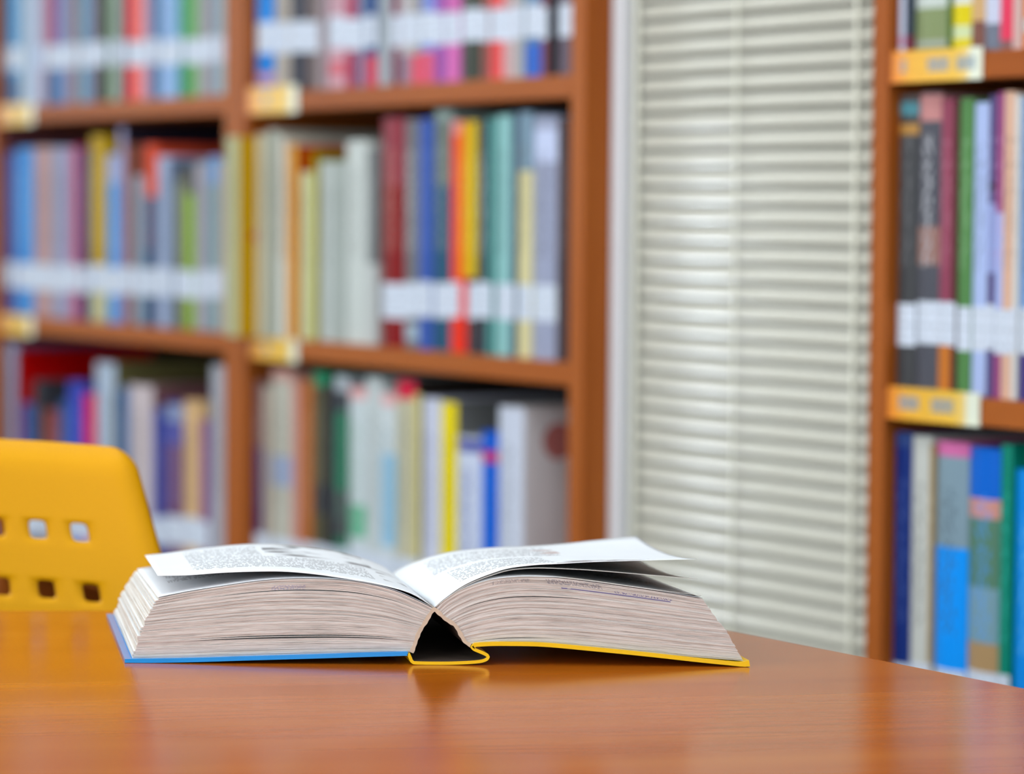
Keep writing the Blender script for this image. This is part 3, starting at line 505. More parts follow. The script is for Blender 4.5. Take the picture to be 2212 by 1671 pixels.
    {'s': 0.7418, 'w': 0.0297, 'h': 0.3246, 'c': (206, 206, 200), 'n': 'cream-white', 'row': 'R3', 'lab': (0.0667, 0.0979), 'label': 'cream-white book between navy and thin tan ones, lower shelf, bay past the blind'},
    {'s': 0.7599, 'w': 0.0061, 'h': 0.3176, 'c': (172, 148, 112), 'n': 'thin tan', 'row': 'R3', 'lab': (0.0682, 0.0992), 'label': 'thin tan book between cream-white and grey-and-cyan ones, lower shelf, bay past the blind'},
    {'s': 0.7874, 'w': 0.0484, 'h': 0.3218, 'c': (138, 158, 170), 'n': 'grey-and-cyan', 'row': 'R3', 'lab': (0.0703, 0.1011), 'b': [(-1, 0.2194, (0, 154, 246)), (0.3078, 0.3218, (214, 120, 170))], 'label': 'grey-and-cyan book between thin tan and pictured blue ones, lower shelf, bay past the blind'},
    {'s': 0.8368, 'w': 0.0497, 'h': 0.3194, 'c': (28, 104, 202), 'n': 'pictured blue', 'row': 'R3', 'lab': (0.0741, 0.1045), 'b': [(0.2518, 0.2705, (206, 150, 140)), (0.1851, 0.2518, (96, 130, 110)), (0.1316, 0.1851, (130, 160, 172)), (0.0735, 0.1316, (176, 146, 110))], 'label': 'pictured blue book between grey-and-cyan and emerald ones, lower shelf, bay past the blind'},
    {'s': 0.8704, 'w': 0.0169, 'h': 0.3252, 'c': (0, 132, 112), 'n': 'emerald', 'row': 'R3', 'lab': (0.0768, 0.1068), 'label': 'emerald book between pictured blue and mid-blue ones, lower shelf, bay past the blind'},
    {'s': 0.898, 'w': 0.0376, 'h': 0.3027, 'c': (44, 140, 222), 'n': 'mid-blue', 'row': 'R3', 'label': 'mid-blue book closing row after emerald one, lower shelf, bay past the blind'}
]

def vivid(c, k=1.16):
    g = lin(c)
    y = 0.2126 * g[0] + 0.7152 * g[1] + 0.0722 * g[2]
    return tuple(min(1.0, max(0.0, (y + (v - y) * k) * 0.96)) for v in g[:3]) + (1.0,)

def cover_material(b, which):
    n = N('book_cover_print', 0.40, 0.15)
    base = vivid(b['side'] if (which == 'board' and 'side' in b) else b['c'])
    o = n.xyz(n.coord('Object'))
    x, y, z = o[0], o[1], o[2]
    c = n.mix(n.noise(n.coord('Object', (30, 30, 8)), 1.0, 3),
              tuple(v * 0.90 for v in base[:3]) + (1,), tuple(min(1, v * 1.08) for v in base[:3]) + (1,))
    if not (which == 'board' and 'side' in b):
        for z0, z1, rgb in b.get('b', []):
            c = n.mix(n.between(z, z0, z1), c, vivid(rgb))
    if which == 'spine':
        # lettering along the spine
        ink = b.get('txt')
        soft = 0.75
        if ink is None:
            lum = sum(b['c']) / 3
            k = 0.55 if lum > 150 else 1.0
            ink = tuple(int(v * k + (0 if lum > 150 else 60)) for v in b['c'])
            ink = tuple(min(255, v) for v in ink)
            soft = 0.45
        lo, hi = 0.42 * b['h'], 0.86 * b['h']
        g = n.math('GREATER_THAN', n.noise(n.coord('Object', (170, 1, 120)), 1.0, 0), 0.53)
        k = n.box(x, z, -0.22 * b['w'], 0.22 * b['w'], lo, hi)
        c = n.mix(n.math('MULTIPLY', n.math('MULTIPLY', g, k), soft), c, lin(ink))
    elif 'disc' in b:
        rgb, dz, r = b['disc']
        yc = 0.030 if b['row'] == 'M2' else 0.055
        dy = n.math('SUBTRACT', y, yc)
        dd = n.math('SUBTRACT', z, dz)
        rr = n.math('SQRT', n.math('ADD', n.math('MULTIPLY', dy, dy), n.math('MULTIPLY', dd, dd)))
        c = n.mix(n.math('LESS_THAN', rr, r * 0.55), c, lin(rgb))
    n.color(c)
    return n.m

def label_material():
    n = N('spine_label_paper', 0.45, 0.4)
    o = n.xyz(n.coord('Object'))
    row = n.math('FRACT', n.math('MULTIPLY', o[2], 130.0))
    g = n.math('GREATER_THAN', n.noise(n.coord('Object', (520, 1, 130)), 1.0, 0), 0.5)
    k = n.math('MULTIPLY', n.between(row, 0.25, 0.72), g)
    n.color(n.mix(n.math('MULTIPLY', k, 0.35), lin((216, 223, 237)), lin((90, 94, 104))))
    return n.m
LABEL_MAT = label_material()

def shelf_book(b):
    zs = {'1': 1.188, '2': 0.858, '3': 0.490}[b['row'][1]]
    w, h = b['w'] - 0.0004, b['h']
    rnd = random.Random(b['label'])
    depth = min(0.262 - b.get('d', 0.010), max(0.15, h * rnd.uniform(0.70, 0.80)))
    hard = w > 0.016
    bulge = min(0.006, 0.14 * w) if hard else 0.0012
    t = 0.0024 if hard else 0.0008
    lean = rnd.uniform(-0.25, 0.25)
    e = empty('book', on_wall(b['s'], b.get('d', 0.010) + rnd.uniform(0, 0.0015), zs + 0.0004) @ Matrix.Rotation(math.radians(lean) * 0.0, 4, 'Y'))
    tag(e, b['label'], 'book', GROUPS[b['row']])
    hw = w / 2
    # cover: u-shaped section, rounded at the spine
    K = 7
    arc = [(-hw + w * i / (K - 1), bulge * (1 - math.sin(math.pi * i / (K - 1)))) for i in range(K)]
    outer = arc + [(hw, depth)]
    outer = [(-hw, depth)] + outer
    inner = [(hw - t, depth), (hw - t, bulge + t)] + [(-hw + t, bulge + t), (-hw + t, depth)]
    ol = outer + inner
    n = len(ol)
    v = [(x, y, 0.0) for x, y in ol] + [(x, y, h) for x, y in ol]
    f, mi = [], []
    for i in range(n):
        j = (i + 1) % n
        f.append((i, j, j + n, i + n))
        mi.append(0 if 1 <= i < K else 1)
    # caps: left board, spine, right board
    a, r = 0, K + 1
    caps = [[0, 1, n - 2, n - 1], [K, K + 1, K + 2, K + 3]]
    sp = list(range(1, K + 1)) + [K + 3, n - 2]
    caps.append(sp)
    for cp in caps:
        f.append(tuple(reversed(cp))); mi.append(1)
        f.append(tuple(x + n for x in cp)); mi.append(1)
    cov = mesh_obj('cover', v, f, [cover_material(b, 'spine'), cover_material(b, 'board')], e, mi)
    ov = 0.003 if hard else 0.0004
    box('page_block', -hw + t + 0.0002, hw - t - 0.0002, bulge + t + 0.0004, depth - ov, ov, h - ov, PAPER_EDGE, e)
    if 'lab' in b:
        z0, z1 = b['lab']
        j0 = rnd.uniform(-0.0025, 0.0025)
        z0, z1 = z0 + j0, min(z1 + j0, h - 0.01)
        off = 0.0004
        m = 0.03
        pts = [(x * (1 - m), y - off) for x, y in arc]
        k = len(pts)
        vv = [(x, y, z0) for x, y in pts] + [(x, y, z1) for x, y in pts]
        vv += [(x, y + off * 0.7, z0) for x, y in pts] + [(x, y + off * 0.7, z1) for x, y in pts]
        ff = [(i, i + 1, i + 1 + k, i + k) for i in range(k - 1)]
        ff += [(i + 2 * k, i + 3 * k, i + 1 + 3 * k, i + 1 + 2 * k) for i in range(k - 1)]
        ff += [(i + k, i + 1 + k, i + 1 + 3 * k, i + 3 * k) for i in range(k - 1)]
        ff += [(i, i + 2 * k, i + 1 + 2 * k, i + 1) for i in range(k - 1)]
        ff += [(0, k, 3 * k, 2 * k), (k - 1, 3 * k - 1, 4 * k - 1, 2 * k - 1)]
        mesh_obj('spine_label', vv, ff, LABEL_MAT, cov)
    return e
GROUPS = {'L1': 'books on the top shelf behind the chair', 'L2': 'books on the middle shelf behind the chair',
          'L3': 'books on the lower shelf behind the chair', 'M1': 'books on the top shelf of the centre bay',
          'M2': 'books on the middle shelf of the centre bay', 'M3': 'books on the lower shelf of the centre bay',
          'R1': 'books on the top shelf past the blind', 'R2': 'books on the middle shelf past the blind',
          'R3': 'books on the lower shelf past the blind'}
for b in BOOKS:
    shelf_book(b)

# ------------------------------------------------------------------ venetian blind
def venetian_blind():
    s0, s1 = 0.1785, 0.6110
    dc = 0.055
    e = empty('venetian_blind', on_wall(s0, dc, 0.42))
    tag(e, 'cream slatted venetian blind, closed, hanging between the two bookcases', 'blind')
    L = s1 - s0
    PITCHZ = 0.0208
    # one slat: curved strip, shared mesh
    K, chord, rise, th = 15, 0.0250, 0.0036, 0.0006
    prof = []
    for i in range(K):
        a = -1 + 2 * i / (K - 1)
        prof.append((a * chord / 2, rise * (1 - a * a)))
    v, f = [], []
    def strip(pa, pb, flip):
        # one long face strip between two profile lines, with its own vertices so the rims stay crisp
        b0 = len(v)
        for p in pa: v.append((0.0, p[0], p[1]))
        for p in pa: v.append((L, p[0], p[1]))
        k = len(pa)
        for q in range(k - 1):
            fc = (b0 + q, b0 + q + 1, b0 + q + 1 + k, b0 + q + k)
            f.append(tuple(reversed(fc)) if not flip else fc)
    low = [(p, q - th) for p, q in prof]
    strip(prof, None, False)
    strip(low, None, True)
    strip([low[0], prof[0]], None, False)
    strip([prof[-1], low[-1]], None, False)
    for xx, fl in ((0.0, False), (L, True)):
        b0 = len(v)
        v += [(xx, p, q) for p, q in prof] + [(xx, p, q) for p, q in reversed(low)]
        fc = tuple(range(b0, b0 + 2 * K))
        f.append(tuple(reversed(fc)) if fl else fc)
    rnd = random.Random(3)
    first = None
    z = 1.0312 - 28 * PITCHZ - 0.42
    n = 55
    for i in range(n):
        if first is None:
            o = mesh_obj('slat', v, f, SLAT_MAT, e, smooth=True)
            first = o
        else:
            o = first.copy()
            COL.objects.link(o)
            o.parent = e
        o.location = (0, 0, z + i * PITCHZ)
        o.rotation_euler = (math.radians(SLAT_TILT + rnd.uniform(-1.2, 1.2)), 0, math.radians(rnd.uniform(-0.06, 0.06)))
    zt = z + n * PITCHZ
    box('head_rail', -0.005, L + 0.005, -0.018, 0.018, zt - 0.004, zt + 0.03, SLAT_MAT, e, 0.002)
    box('bottom_rail', 0, L, -0.010, 0.010, z - 0.028, z - 0.014, SLAT_MAT, e, 0.002)
    for sc, cw in ((0.192, 0.004), (0.384, 0.0018), (0.5925, 0.0024)):
        for dy in (-0.0115,):
            box('ladder_cord', sc - s0 - cw, sc - s0 + cw, dy - 0.0006, dy + 0.0006, z - 0.014, zt, CORD_MAT, e)
SLAT_TILT = 57.0
venetian_blind()

# ------------------------------------------------------------------ table
TABLE_Z = 0.7313
def hexagon():
    c0 = Vector((0.088, 2.373)); c1 = Vector((0.632, 1.534)); c5 = Vector((-0.910, 2.313))
    cen = c1 + c5 - c0
    return [c0, c5, 2 * cen - c1, 2 * cen - c0, 2 * cen - c5, c1], cen
def table():
    pts, cen = hexagon()
    e = empty('reading_table', loc=(cen.x, cen.y, 0))
    tag(e, 'large six-sided table with glossy orange-brown wood top under the open book', 'table')
    outl = []
    R = 0.018
    n = len(pts)
    for i, p in enumerate(pts):
        a = (pts[i - 1] - p).normalized(); b = (pts[(i + 1) % n] - p).normalized()
        p1, p2 = p + a * R, p + b * R
        for k in range(5):
            t = k / 4
            q = p1.lerp(p, t).lerp(p.lerp(p2, t), t)
            outl.append((q.x - cen.x, q.y - cen.y))
    o = prism('table_top', outl, TABLE_Z - 0.028, TABLE_Z, WOOD_TABLE, e)
    m = o.modifiers.new('edge', 'BEVEL'); m.width = 0.0025; m.segments = 3; m.limit_method = 'ANGLE'
    inn = [((p - cen) * 0.86) for p in pts]
    outl = [(q.x, q.y) for q in inn]
    apron = []
    v, f = [], []
    k = len(inn)
    for q in inn: v.append((q.x, q.y, TABLE_Z - 0.095))
    for q in inn: v.append((q.x, q.y, TABLE_Z - 0.0285))
    for q in inn: v.append((q.x * 0.97, q.y * 0.97, TABLE_Z - 0.095))
    for q in inn: v.append((q.x * 0.97, q.y * 0.97, TABLE_Z - 0.0285))
    for i in range(k):
        j = (i + 1) % k
        f += [(i, j, j + k, i + k), (i + 2 * k, i + 3 * k, j + 3 * k, j + 2 * k),
              (i, i + 2 * k, j + 2 * k, j), (i + k, j + k, j + 3 * k, i + 3 * k)]
    mesh_obj('apron', v, f, STEEL, e)
    for q in inn:
        q = q * 0.93
        ring = [(q.x + 0.022 * math.cos(a * math.pi / 8), q.y + 0.022 * math.sin(a * math.pi / 8)) for a in range(16)]
        prism('leg', ring, 0.0, TABLE_Z - 0.0285, STEEL, e, smooth=False)
table()

# ------------------------------------------------------------------ yellow chair
CHAIR_MAT = plain('yellow_plastic', (214, 152, 0), 0.48, 0.12, 0.02, 8)
def chair():
    cx, cy = -0.508, 2.535
    e = empty('plastic_chair', loc=(cx, cy, 0))
    tag(e, 'yellow plastic chair with square holes in its back, across the table', 'chair')
    ZB, ZT, RC = 0.52, 0.846, 0.021
    def hw(z):
        w = 0.2105 + (ZT - RC - z) * 0.325
        w = min(w, 0.245)
        if z > ZT - RC:
            k = (z - (ZT - RC)) / RC
            w = 0.2105 - RC * (1 - math.sqrt(max(0.0, 1 - k * k))) - (z - (ZT - RC)) * 0.25
        return w
    def P(a, z, extra=0.0):
        """a in -1..1 across, z height -> point on the moulded shell"""
        W = hw(z)
        x = a * W
        crown = -0.10 * x * x * max(0.0, (z - 0.62) / 0.22)
        edge = min((1 - abs(a)) * W, ZT - z)
        curl = 0.0
        if edge < 0.020:
            curl = 0.016 * (1 - edge / 0.020) ** 2
        y = -1.5 * x * x + 0.16 * (z - 0.75) + curl + extra
        return (x, y, z + crown)
    verts, faces = [], []
    key = {}
    def V(p):
        k = (round(p[0], 5), round(p[1], 5), round(p[2], 5))
        if k not in key:
            key[k] = len(verts); verts.append(p)
        return key[k]
    # columns: hole columns at odd multiples of 0.0797
    A = 0.0797
    cols = []
    for i in range(-5, 5):
        cols.append((2 * i * A, 2 * (i + 1) * A))
    xs = [-1.0, -0.985, -0.965, -0.93, -0.90, -0.86]
    plain_cols = []
    lo = cols[0][0]
    left = [-1.0, -0.985, -0.96, -0.93, -0.89, -0.85, lo]
    for i in range(len(left) - 1):
        plain_cols.append((left[i], left[i + 1])); plain_cols.append((-left[i + 1], -left[i]))
    rows_h = [0.775, 0.7275, 0.680, 0.6325]
    HZ = 0.012
    zr = []
    z = ZB
    hole_rows = {}
    edges = [ZB, 0.56, 0.60]
    bounds = sorted([r for h in rows_h for r in (h - HZ, h + HZ)])
    full = [ZB, 0.56, 0.595] + bounds + [0.800, 0.812, 0.820] + [ZT - RC + RC * math.sin(math.pi / 2 * k / 7) for k in range(1, 8)]
    full = sorted(set(round(q, 5) for q in full))
    KS = 4
    for ri in range(len(full) - 1):
        z0, z1 = full[ri], full[ri + 1]
        isrow = any(abs((z0 + z1) / 2 - h) < 0.002 for h in rows_h)
        for c0, c1 in cols + plain_cols:
            if isrow and (c0, c1) in cols:
                am, zm = (c0 + c1) / 2, (z0 + z1) / 2
                wl = hw(zm)
                ha = 0.0088 / wl          # half width of the hole in a
                hz = 0.0082
                outer, front, back = [], [], []
                M = 4 * KS
                for s in range(M):
                    side, t = divmod(s, KS)
                    t = t / KS * 2 - 1
                    q = [(t, -1), (1, t), (-t, 1), (-1, -t)][side]
                    outer.append(V(P(am + q[0] * (c1 - c0) / 2, zm + q[1] * (z1 - z0) / 2)))
                    ang = math.atan2(q[1], q[0])
                    ca, sa = math.cos(ang), math.sin(ang)
                    sup = (abs(ca) ** 5 + abs(sa) ** 5) ** (-1 / 5)
                    front.append(V(P(am + ca * sup * ha, zm + sa * sup * hz)))
                    # draft: the opening narrows towards the back, more so from the outer and lower lips
                    fx = ca * sup * ha * 0.80 - 0.16 * ha
                    fz = sa * sup * hz * 0.86 + 0.10 * hz
                    back.append(V(P(am + fx, zm + fz, 0.0028)))
                for s in range(M):
                    j = (s + 1) % M
                    faces.append((outer[s], outer[j], front[j], front[s]))
                    faces.append((front[s], front[j], back[j], back[s]))
            else:
                nz = KS if isrow else max(1, int(round((z1 - z0) / 0.012)))
                na = KS if (c0, c1) in cols else 1
                for i in range(na):
                    for j in range(nz):
                        a0, a1 = c0 + (c1 - c0) * i / na, c0 + (c1 - c0) * (i + 1) / na
                        b0, b1 = z0 + (z1 - z0) * j / nz, z0 + (z1 - z0) * (j + 1) / nz
                        faces.append((V(P(a0, b0)), V(P(a1, b0)), V(P(a1, b1)), V(P(a0, b1))))
    o = mesh_obj('backrest', verts, faces, CHAIR_MAT, e, smooth=True)
    m = o.modifiers.new('shell', 'SOLIDIFY'); m.thickness = 0.0045; m.offset = -1.0
    # seat: dished panel under the table
    sv, sf = [], []
    NX, NY = 14, 12
    for j in range(NY + 1):
        for i in range(NX + 1):
            a = i / NX * 2 - 1
            t = j / NY
            W = 0.205 + 0.025 * t
            x = a * W
            y = -0.40 + t * 0.40 - 1.2 * x * x * t
            zz = 0.445 - 0.012 * (1 - a * a) * math.sin(math.pi * t) + (0.0 if t < 0.85 else ((t - 0.85) / 0.15) ** 2 * 0.075) - (0.02 * max(0, 0.15 - t) / 0.15)
            sv.append((x, y, zz))
    for j in range(NY):
        for i in range(NX):
            q = j * (NX + 1) + i
            sf.append((q, q + 1, q + NX + 2, q + NX + 1))
    o = mesh_obj('seat', sv, sf, CHAIR_MAT, e, smooth=True)
    m = o.modifiers.new('shell', 'SOLIDIFY'); m.thickness = 0.006; m.offset = -1.0
    def tube(name, path, r, mat, par):
        v, f = [], []
        K = 10
        for i, p in enumerate(path):
            p = Vector(p)
            d = (Vector(path[min(i + 1, len(path) - 1)]) - Vector(path[max(i - 1, 0)])).normalized()
            a = d.cross(Vector((0.3, 1, 0.1))).normalized(); b = d.cross(a)
            for k in range(K):
                w = 2 * math.pi * k / K
                v.append(p + a * r * math.cos(w) + b * r * math.sin(w))
        for i in range(len(path) - 1):
            for k in range(K):
                k2 = (k + 1) % K
                f.append((i * K + k, i * K + k2, (i + 1) * K + k2, (i + 1) * K + k))
        f.append(tuple(reversed(range(K)))); f.append(tuple(range((len(path) - 1) * K, len(path) * K)))
        return mesh_obj(name, v, f, mat, par, smooth=True)
    for sx in (-1, 1):
        tube('leg', [(sx * 0.17, -0.33, 0.432), (sx * 0.19, -0.36, 0.20), (sx * 0.205, -0.385, 0.0)], 0.011, STEEL, e)
        tube('leg', [(sx * 0.17, -0.06, 0.432), (sx * 0.19, 0.02, 0.20), (sx * 0.205, 0.075, 0.0)], 0.011, STEEL, e)
        tube('side_rail', [(sx * 0.17, -0.34, 0.428), (sx * 0.17, -0.05, 0.428)], 0.010, STEEL, e)
    for sx in (-1, 1):
        tube('back_support', [(sx * 0.17, -0.05, 0.430), (sx * 0.18, -0.045, 0.50), (sx * 0.185, -0.052, 0.60)], 0.008, STEEL, e)
chair()

# ------------------------------------------------------------------ the open book
# profile curves of the book in metres from its front foot: (x, z)
LB_TOP = [(-0.0021, 0.038), (-0.017, 0.0451), (-0.0276, 0.0494), (-0.0437, 0.0536), (-0.0595, 0.056), (-0.0809, 0.0571), (-0.1023, 0.0567), (-0.1234, 0.0547), (-0.1448, 0.0514), (-0.1662, 0.0478), (-0.1864, 0.0436)]
LB_BOT = [(-0.0162, 0.0082), (-0.0593, 0.007), (-0.1233, 0.005), (-0.1662, 0.0035), (-0.2034, 0.0026)]
LB_SPINE = [(-0.0162, 0.0082), (-0.0147, 0.0136), (-0.0116, 0.022), (-0.0073, 0.0286), (-0.0021, 0.038)]
LB_FORE = [(-0.2034, 0.0026), (-0.1982, 0.0201), (-0.1935, 0.0302), (-0.1864, 0.0436)]
RB_TOP = [(0.0004, 0.038), (0.0054, 0.0431), (0.0143, 0.049), (0.0236, 0.0532), (0.0372, 0.0573), (0.0512, 0.059), (0.066, 0.0594), (0.0834, 0.0586), (0.1064, 0.0559), (0.1294, 0.0529), (0.1523, 0.0497), (0.1788, 0.0455)]
RB_BOT = [(0.0238, 0.0138), (0.049, 0.0156), (0.0723, 0.0151), (0.1067, 0.0125), (0.1412, 0.0093), (0.1757, 0.0061), (0.2065, 0.0038)]
RB_SPINE = [(0.0238, 0.0138), (0.0198, 0.016), (0.017, 0.0207), (0.0135, 0.0269), (0.0064, 0.0318), (0.0004, 0.038)]
RB_FORE = [(0.2065, 0.0038), (0.2011, 0.0128), (0.1951, 0.0237), (0.1869, 0.0337), (0.1788, 0.0455)]
LP_NEAR = [(-0.0021, 0.039), (-0.017, 0.0479), (-0.0384, 0.0537), (-0.0595, 0.0573), (-0.0809, 0.0603), (-0.1023, 0.062), (-0.1234, 0.0618), (-0.1448, 0.0608), (-0.1662, 0.0591), (-0.1864, 0.0586)]
LP_FAR = [(-0.0361, 0.0324), (-0.044, 0.0389), (-0.054, 0.0433), (-0.0716, 0.0488), (-0.0953, 0.0531), (-0.1191, 0.0553), (-0.1366, 0.0556), (-0.1545, 0.0548), (-0.1782, 0.0522), (-0.2016, 0.0489), (-0.2219, 0.0464)]
RA_NEAR = [(-0.0008, 0.0386), (0.0013, 0.0408), (0.0075, 0.0459), (0.0168, 0.0525), (0.0258, 0.0572), (0.0372, 0.0617), (0.0486, 0.0652), (0.066, 0.0675), (0.0833, 0.0685), (0.1063, 0.0699), (0.1407, 0.0711), (0.1744, 0.0723)]
RA_FAR = [(-0.0361, 0.0321), (-0.0279, 0.0387), (-0.0152, 0.0453), (-0.0025, 0.0489), (0.0102, 0.0514), (0.0357, 0.054), (0.0615, 0.0552), (0.0869, 0.0571), (0.1123, 0.06), (0.1429, 0.0633)]
RB2_NEAR = [(-0.0005, 0.0387), (0.002, 0.0409), (0.0088, 0.0459), (0.018, 0.0522), (0.0273, 0.0566), (0.0384, 0.0607), (0.0499, 0.0639), (0.066, 0.0653), (0.0834, 0.0651), (0.1063, 0.064), (0.1408, 0.0614), (0.1752, 0.0589)]
RB2_FAR = [(-0.0361, 0.0317), (-0.0279, 0.038), (-0.0152, 0.0443), (-0.0025, 0.0475), (0.0103, 0.0493), (0.0357, 0.0512), (0.0615, 0.0514), (0.0869, 0.0516), (0.1124, 0.0503), (0.1416, 0.0478)]
RC_NEAR = [(0.0001, 0.0387), (0.0041, 0.0421), (0.0131, 0.0484), (0.0224, 0.0528), (0.0366, 0.0573), (0.0512, 0.0593), (0.066, 0.0597), (0.0834, 0.0592), (0.1064, 0.0568), (0.1408, 0.0521), (0.1778, 0.0477)]
RC_FAR = [(-0.0361, 0.0314), (-0.0279, 0.0373), (-0.0152, 0.0433), (-0.0025, 0.0461), (0.0103, 0.0476), (0.0357, 0.0484), (0.0615, 0.0479), (0.087, 0.046), (0.1124, 0.0424), (0.1424, 0.0378)]
BLUE = [(-0.2087, 0.0013), (-0.1662, 0.0022), (-0.1233, 0.0038), (-0.0808, 0.0053), (-0.05, 0.0065), (-0.019, 0.0076)]
YEL = [(0.0245, 0.012), (0.0242, 0.0129), (0.0263, 0.0138), (0.0369, 0.0145), (0.049, 0.0146), (0.0723, 0.0142), (0.1068, 0.0113), (0.1413, 0.0081), (0.1758, 0.0045), (0.1969, 0.0025), (0.2047, 0.0019), (0.2099, 0.0026)]
HOLLOW = [(-0.0187, 0.0076), (-0.0174, 0.0048), (-0.0162, 0.0023), (-0.0127, 0.0014), (0.009, 0.0014), (0.0261, 0.0023), (0.0326, 0.0036), (0.0348, 0.0058), (0.0329, 0.0076), (0.0285, 0.0095), (0.0251, 0.011), (0.0238, 0.0126)]
LINING = [(-0.0162, 0.0079), (-0.014, 0.0136), (-0.0113, 0.0214), (-0.0073, 0.028), (-0.0036, 0.0343), (-0.0011, 0.0371), (0.0017, 0.0352), (0.0064, 0.0309), (0.0129, 0.0266), (0.017, 0.02), (0.0198, 0.0154), (0.0235, 0.0132)]
DEPX, DEPY = -0.0415, 0.228
FARZ = 0.82

def resample(pts, n):
    """smooth (Catmull-Rom) curve sampled evenly by length"""
    P = [Vector(p) for p in pts]
    fine = []
    for i in range(len(P) - 1):
        p0, p1, p2, p3 = P[max(i - 1, 0)], P[i], P[i + 1], P[min(i + 2, len(P) - 1)]
        for k in range(12):
            t = k / 12
            fine.append(0.5 * ((2 * p1) + (p2 - p0) * t + (2 * p0 - 5 * p1 + 4 * p2 - p3) * t * t + (3 * p1 - p0 - 3 * p2 + p3) * t ** 3))
    fine.append(P[-1])
    L = [0.0]
    for a, b in zip(fine, fine[1:]): L.append(L[-1] + (b - a).length)
    out, j = [], 0
    for i in range(n):
        s = L[-1] * i / (n - 1)
        while j < len(L) - 2 and L[j + 1] < s: j += 1
        d = L[j + 1] - L[j]
        out.append(fine[j].lerp(fine[j + 1], 0 if d == 0 else min(1, (s - L[j]) / d)))
    return out

def sample1(curve, t):
    x = t * (len(curve) - 1)
    i = min(int(x), len(curve) - 2)
    return curve[i].lerp(curve[i + 1], x - i)

def edge_material(name, marks):
    """trimmed page edges: fine dark lines along the leaves; ink stamps"""
    n = N(name, 0.85, 0.15)
    uv = n.xyz(n.coord('UV'))
    u, v = uv[0], uv[1]
    a = n.noise(n.coord('UV', (4, 46, 1)), 1.0, 4, 0.7)
    b = n.noise(n.coord('UV', (12, 170, 1)), 1.0, 3, 0.6)
    m = n.math('ADD', n.math('MULTIPLY', a, 0.55), n.math('MULTIPLY', b, 0.45))
    c = n.ramp(m, [(0.33, lin((104, 99, 98))), (0.43, lin((184, 175, 169))), (0.53, lin((220, 210, 204))), (0.72, lin((233, 226, 220)))])
    bl = n.noise(n.coord('UV', (4, 5, 1)), 1.0, 3)
    c = n.mix(n.math('MULTIPLY', bl, 0.25), c, lin((188, 186, 184)))
    # green-grey tinge near the boards
    low = n.math('SUBTRACT', 1.0, n.math('MULTIPLY', v, 6.0))
    low = n.math('MAXIMUM', low, 0.0)
    c = n.mix(n.math('MULTIPLY', low, 0.45), c, lin((176, 182, 178)))
    for (u0, u1, v0, v1, rgb, dens, k, su, sv) in marks:
        g = n.math('GREATER_THAN', n.noise(n.coord('UV', (su, sv, 1)), 1.0, 1), dens)
        mk = n.math('MULTIPLY', n.box(u, v, u0, u1, v0, v1), g)
        c = n.mix(n.math('MULTIPLY', mk, k), c, lin(rgb))
    n.color(c)
    return n.m

PAGE_WHITE = plain('page_paper', (232, 232, 230), 0.75, 0.2, 0.015, 30)
def fore_material():
    n = N('fore_edge_paper', 0.8, 0.15)
    a = n.noise(n.coord('UV', (3, 120, 1)), 1.0, 3, 0.6)
    n.color(n.ramp(a, [(0.36, lin((150, 142, 132))), (0.45, lin((204, 198, 188))), (0.75, lin((220, 215, 206)))]))
    return n.m
FORE_MAT = fore_material()
EDGE_L = edge_material('page_edges_stamped_faint', [(0.46, 0.58, 0.86, 0.92, (92, 104, 170), 0.50, 0.45, 160, 60)])
EDGE_R = edge_material('page_edges_stamped_blue', [
    (0.22, 0.36, 0.925, 0.975, (96, 94, 110), 0.50, 0.45, 190, 30),
    (0.42, 0.62, 0.905, 0.975, (92, 92, 112), 0.48, 0.60, 210, 26),
    (0.46, 0.86, 0.845, 0.864, (56, 58, 140), 0.30, 0.75, 30, 60),
    (0.66, 0.87, 0.868, 0.905, (66, 66, 140), 0.52, 0.70, 230, 40)])

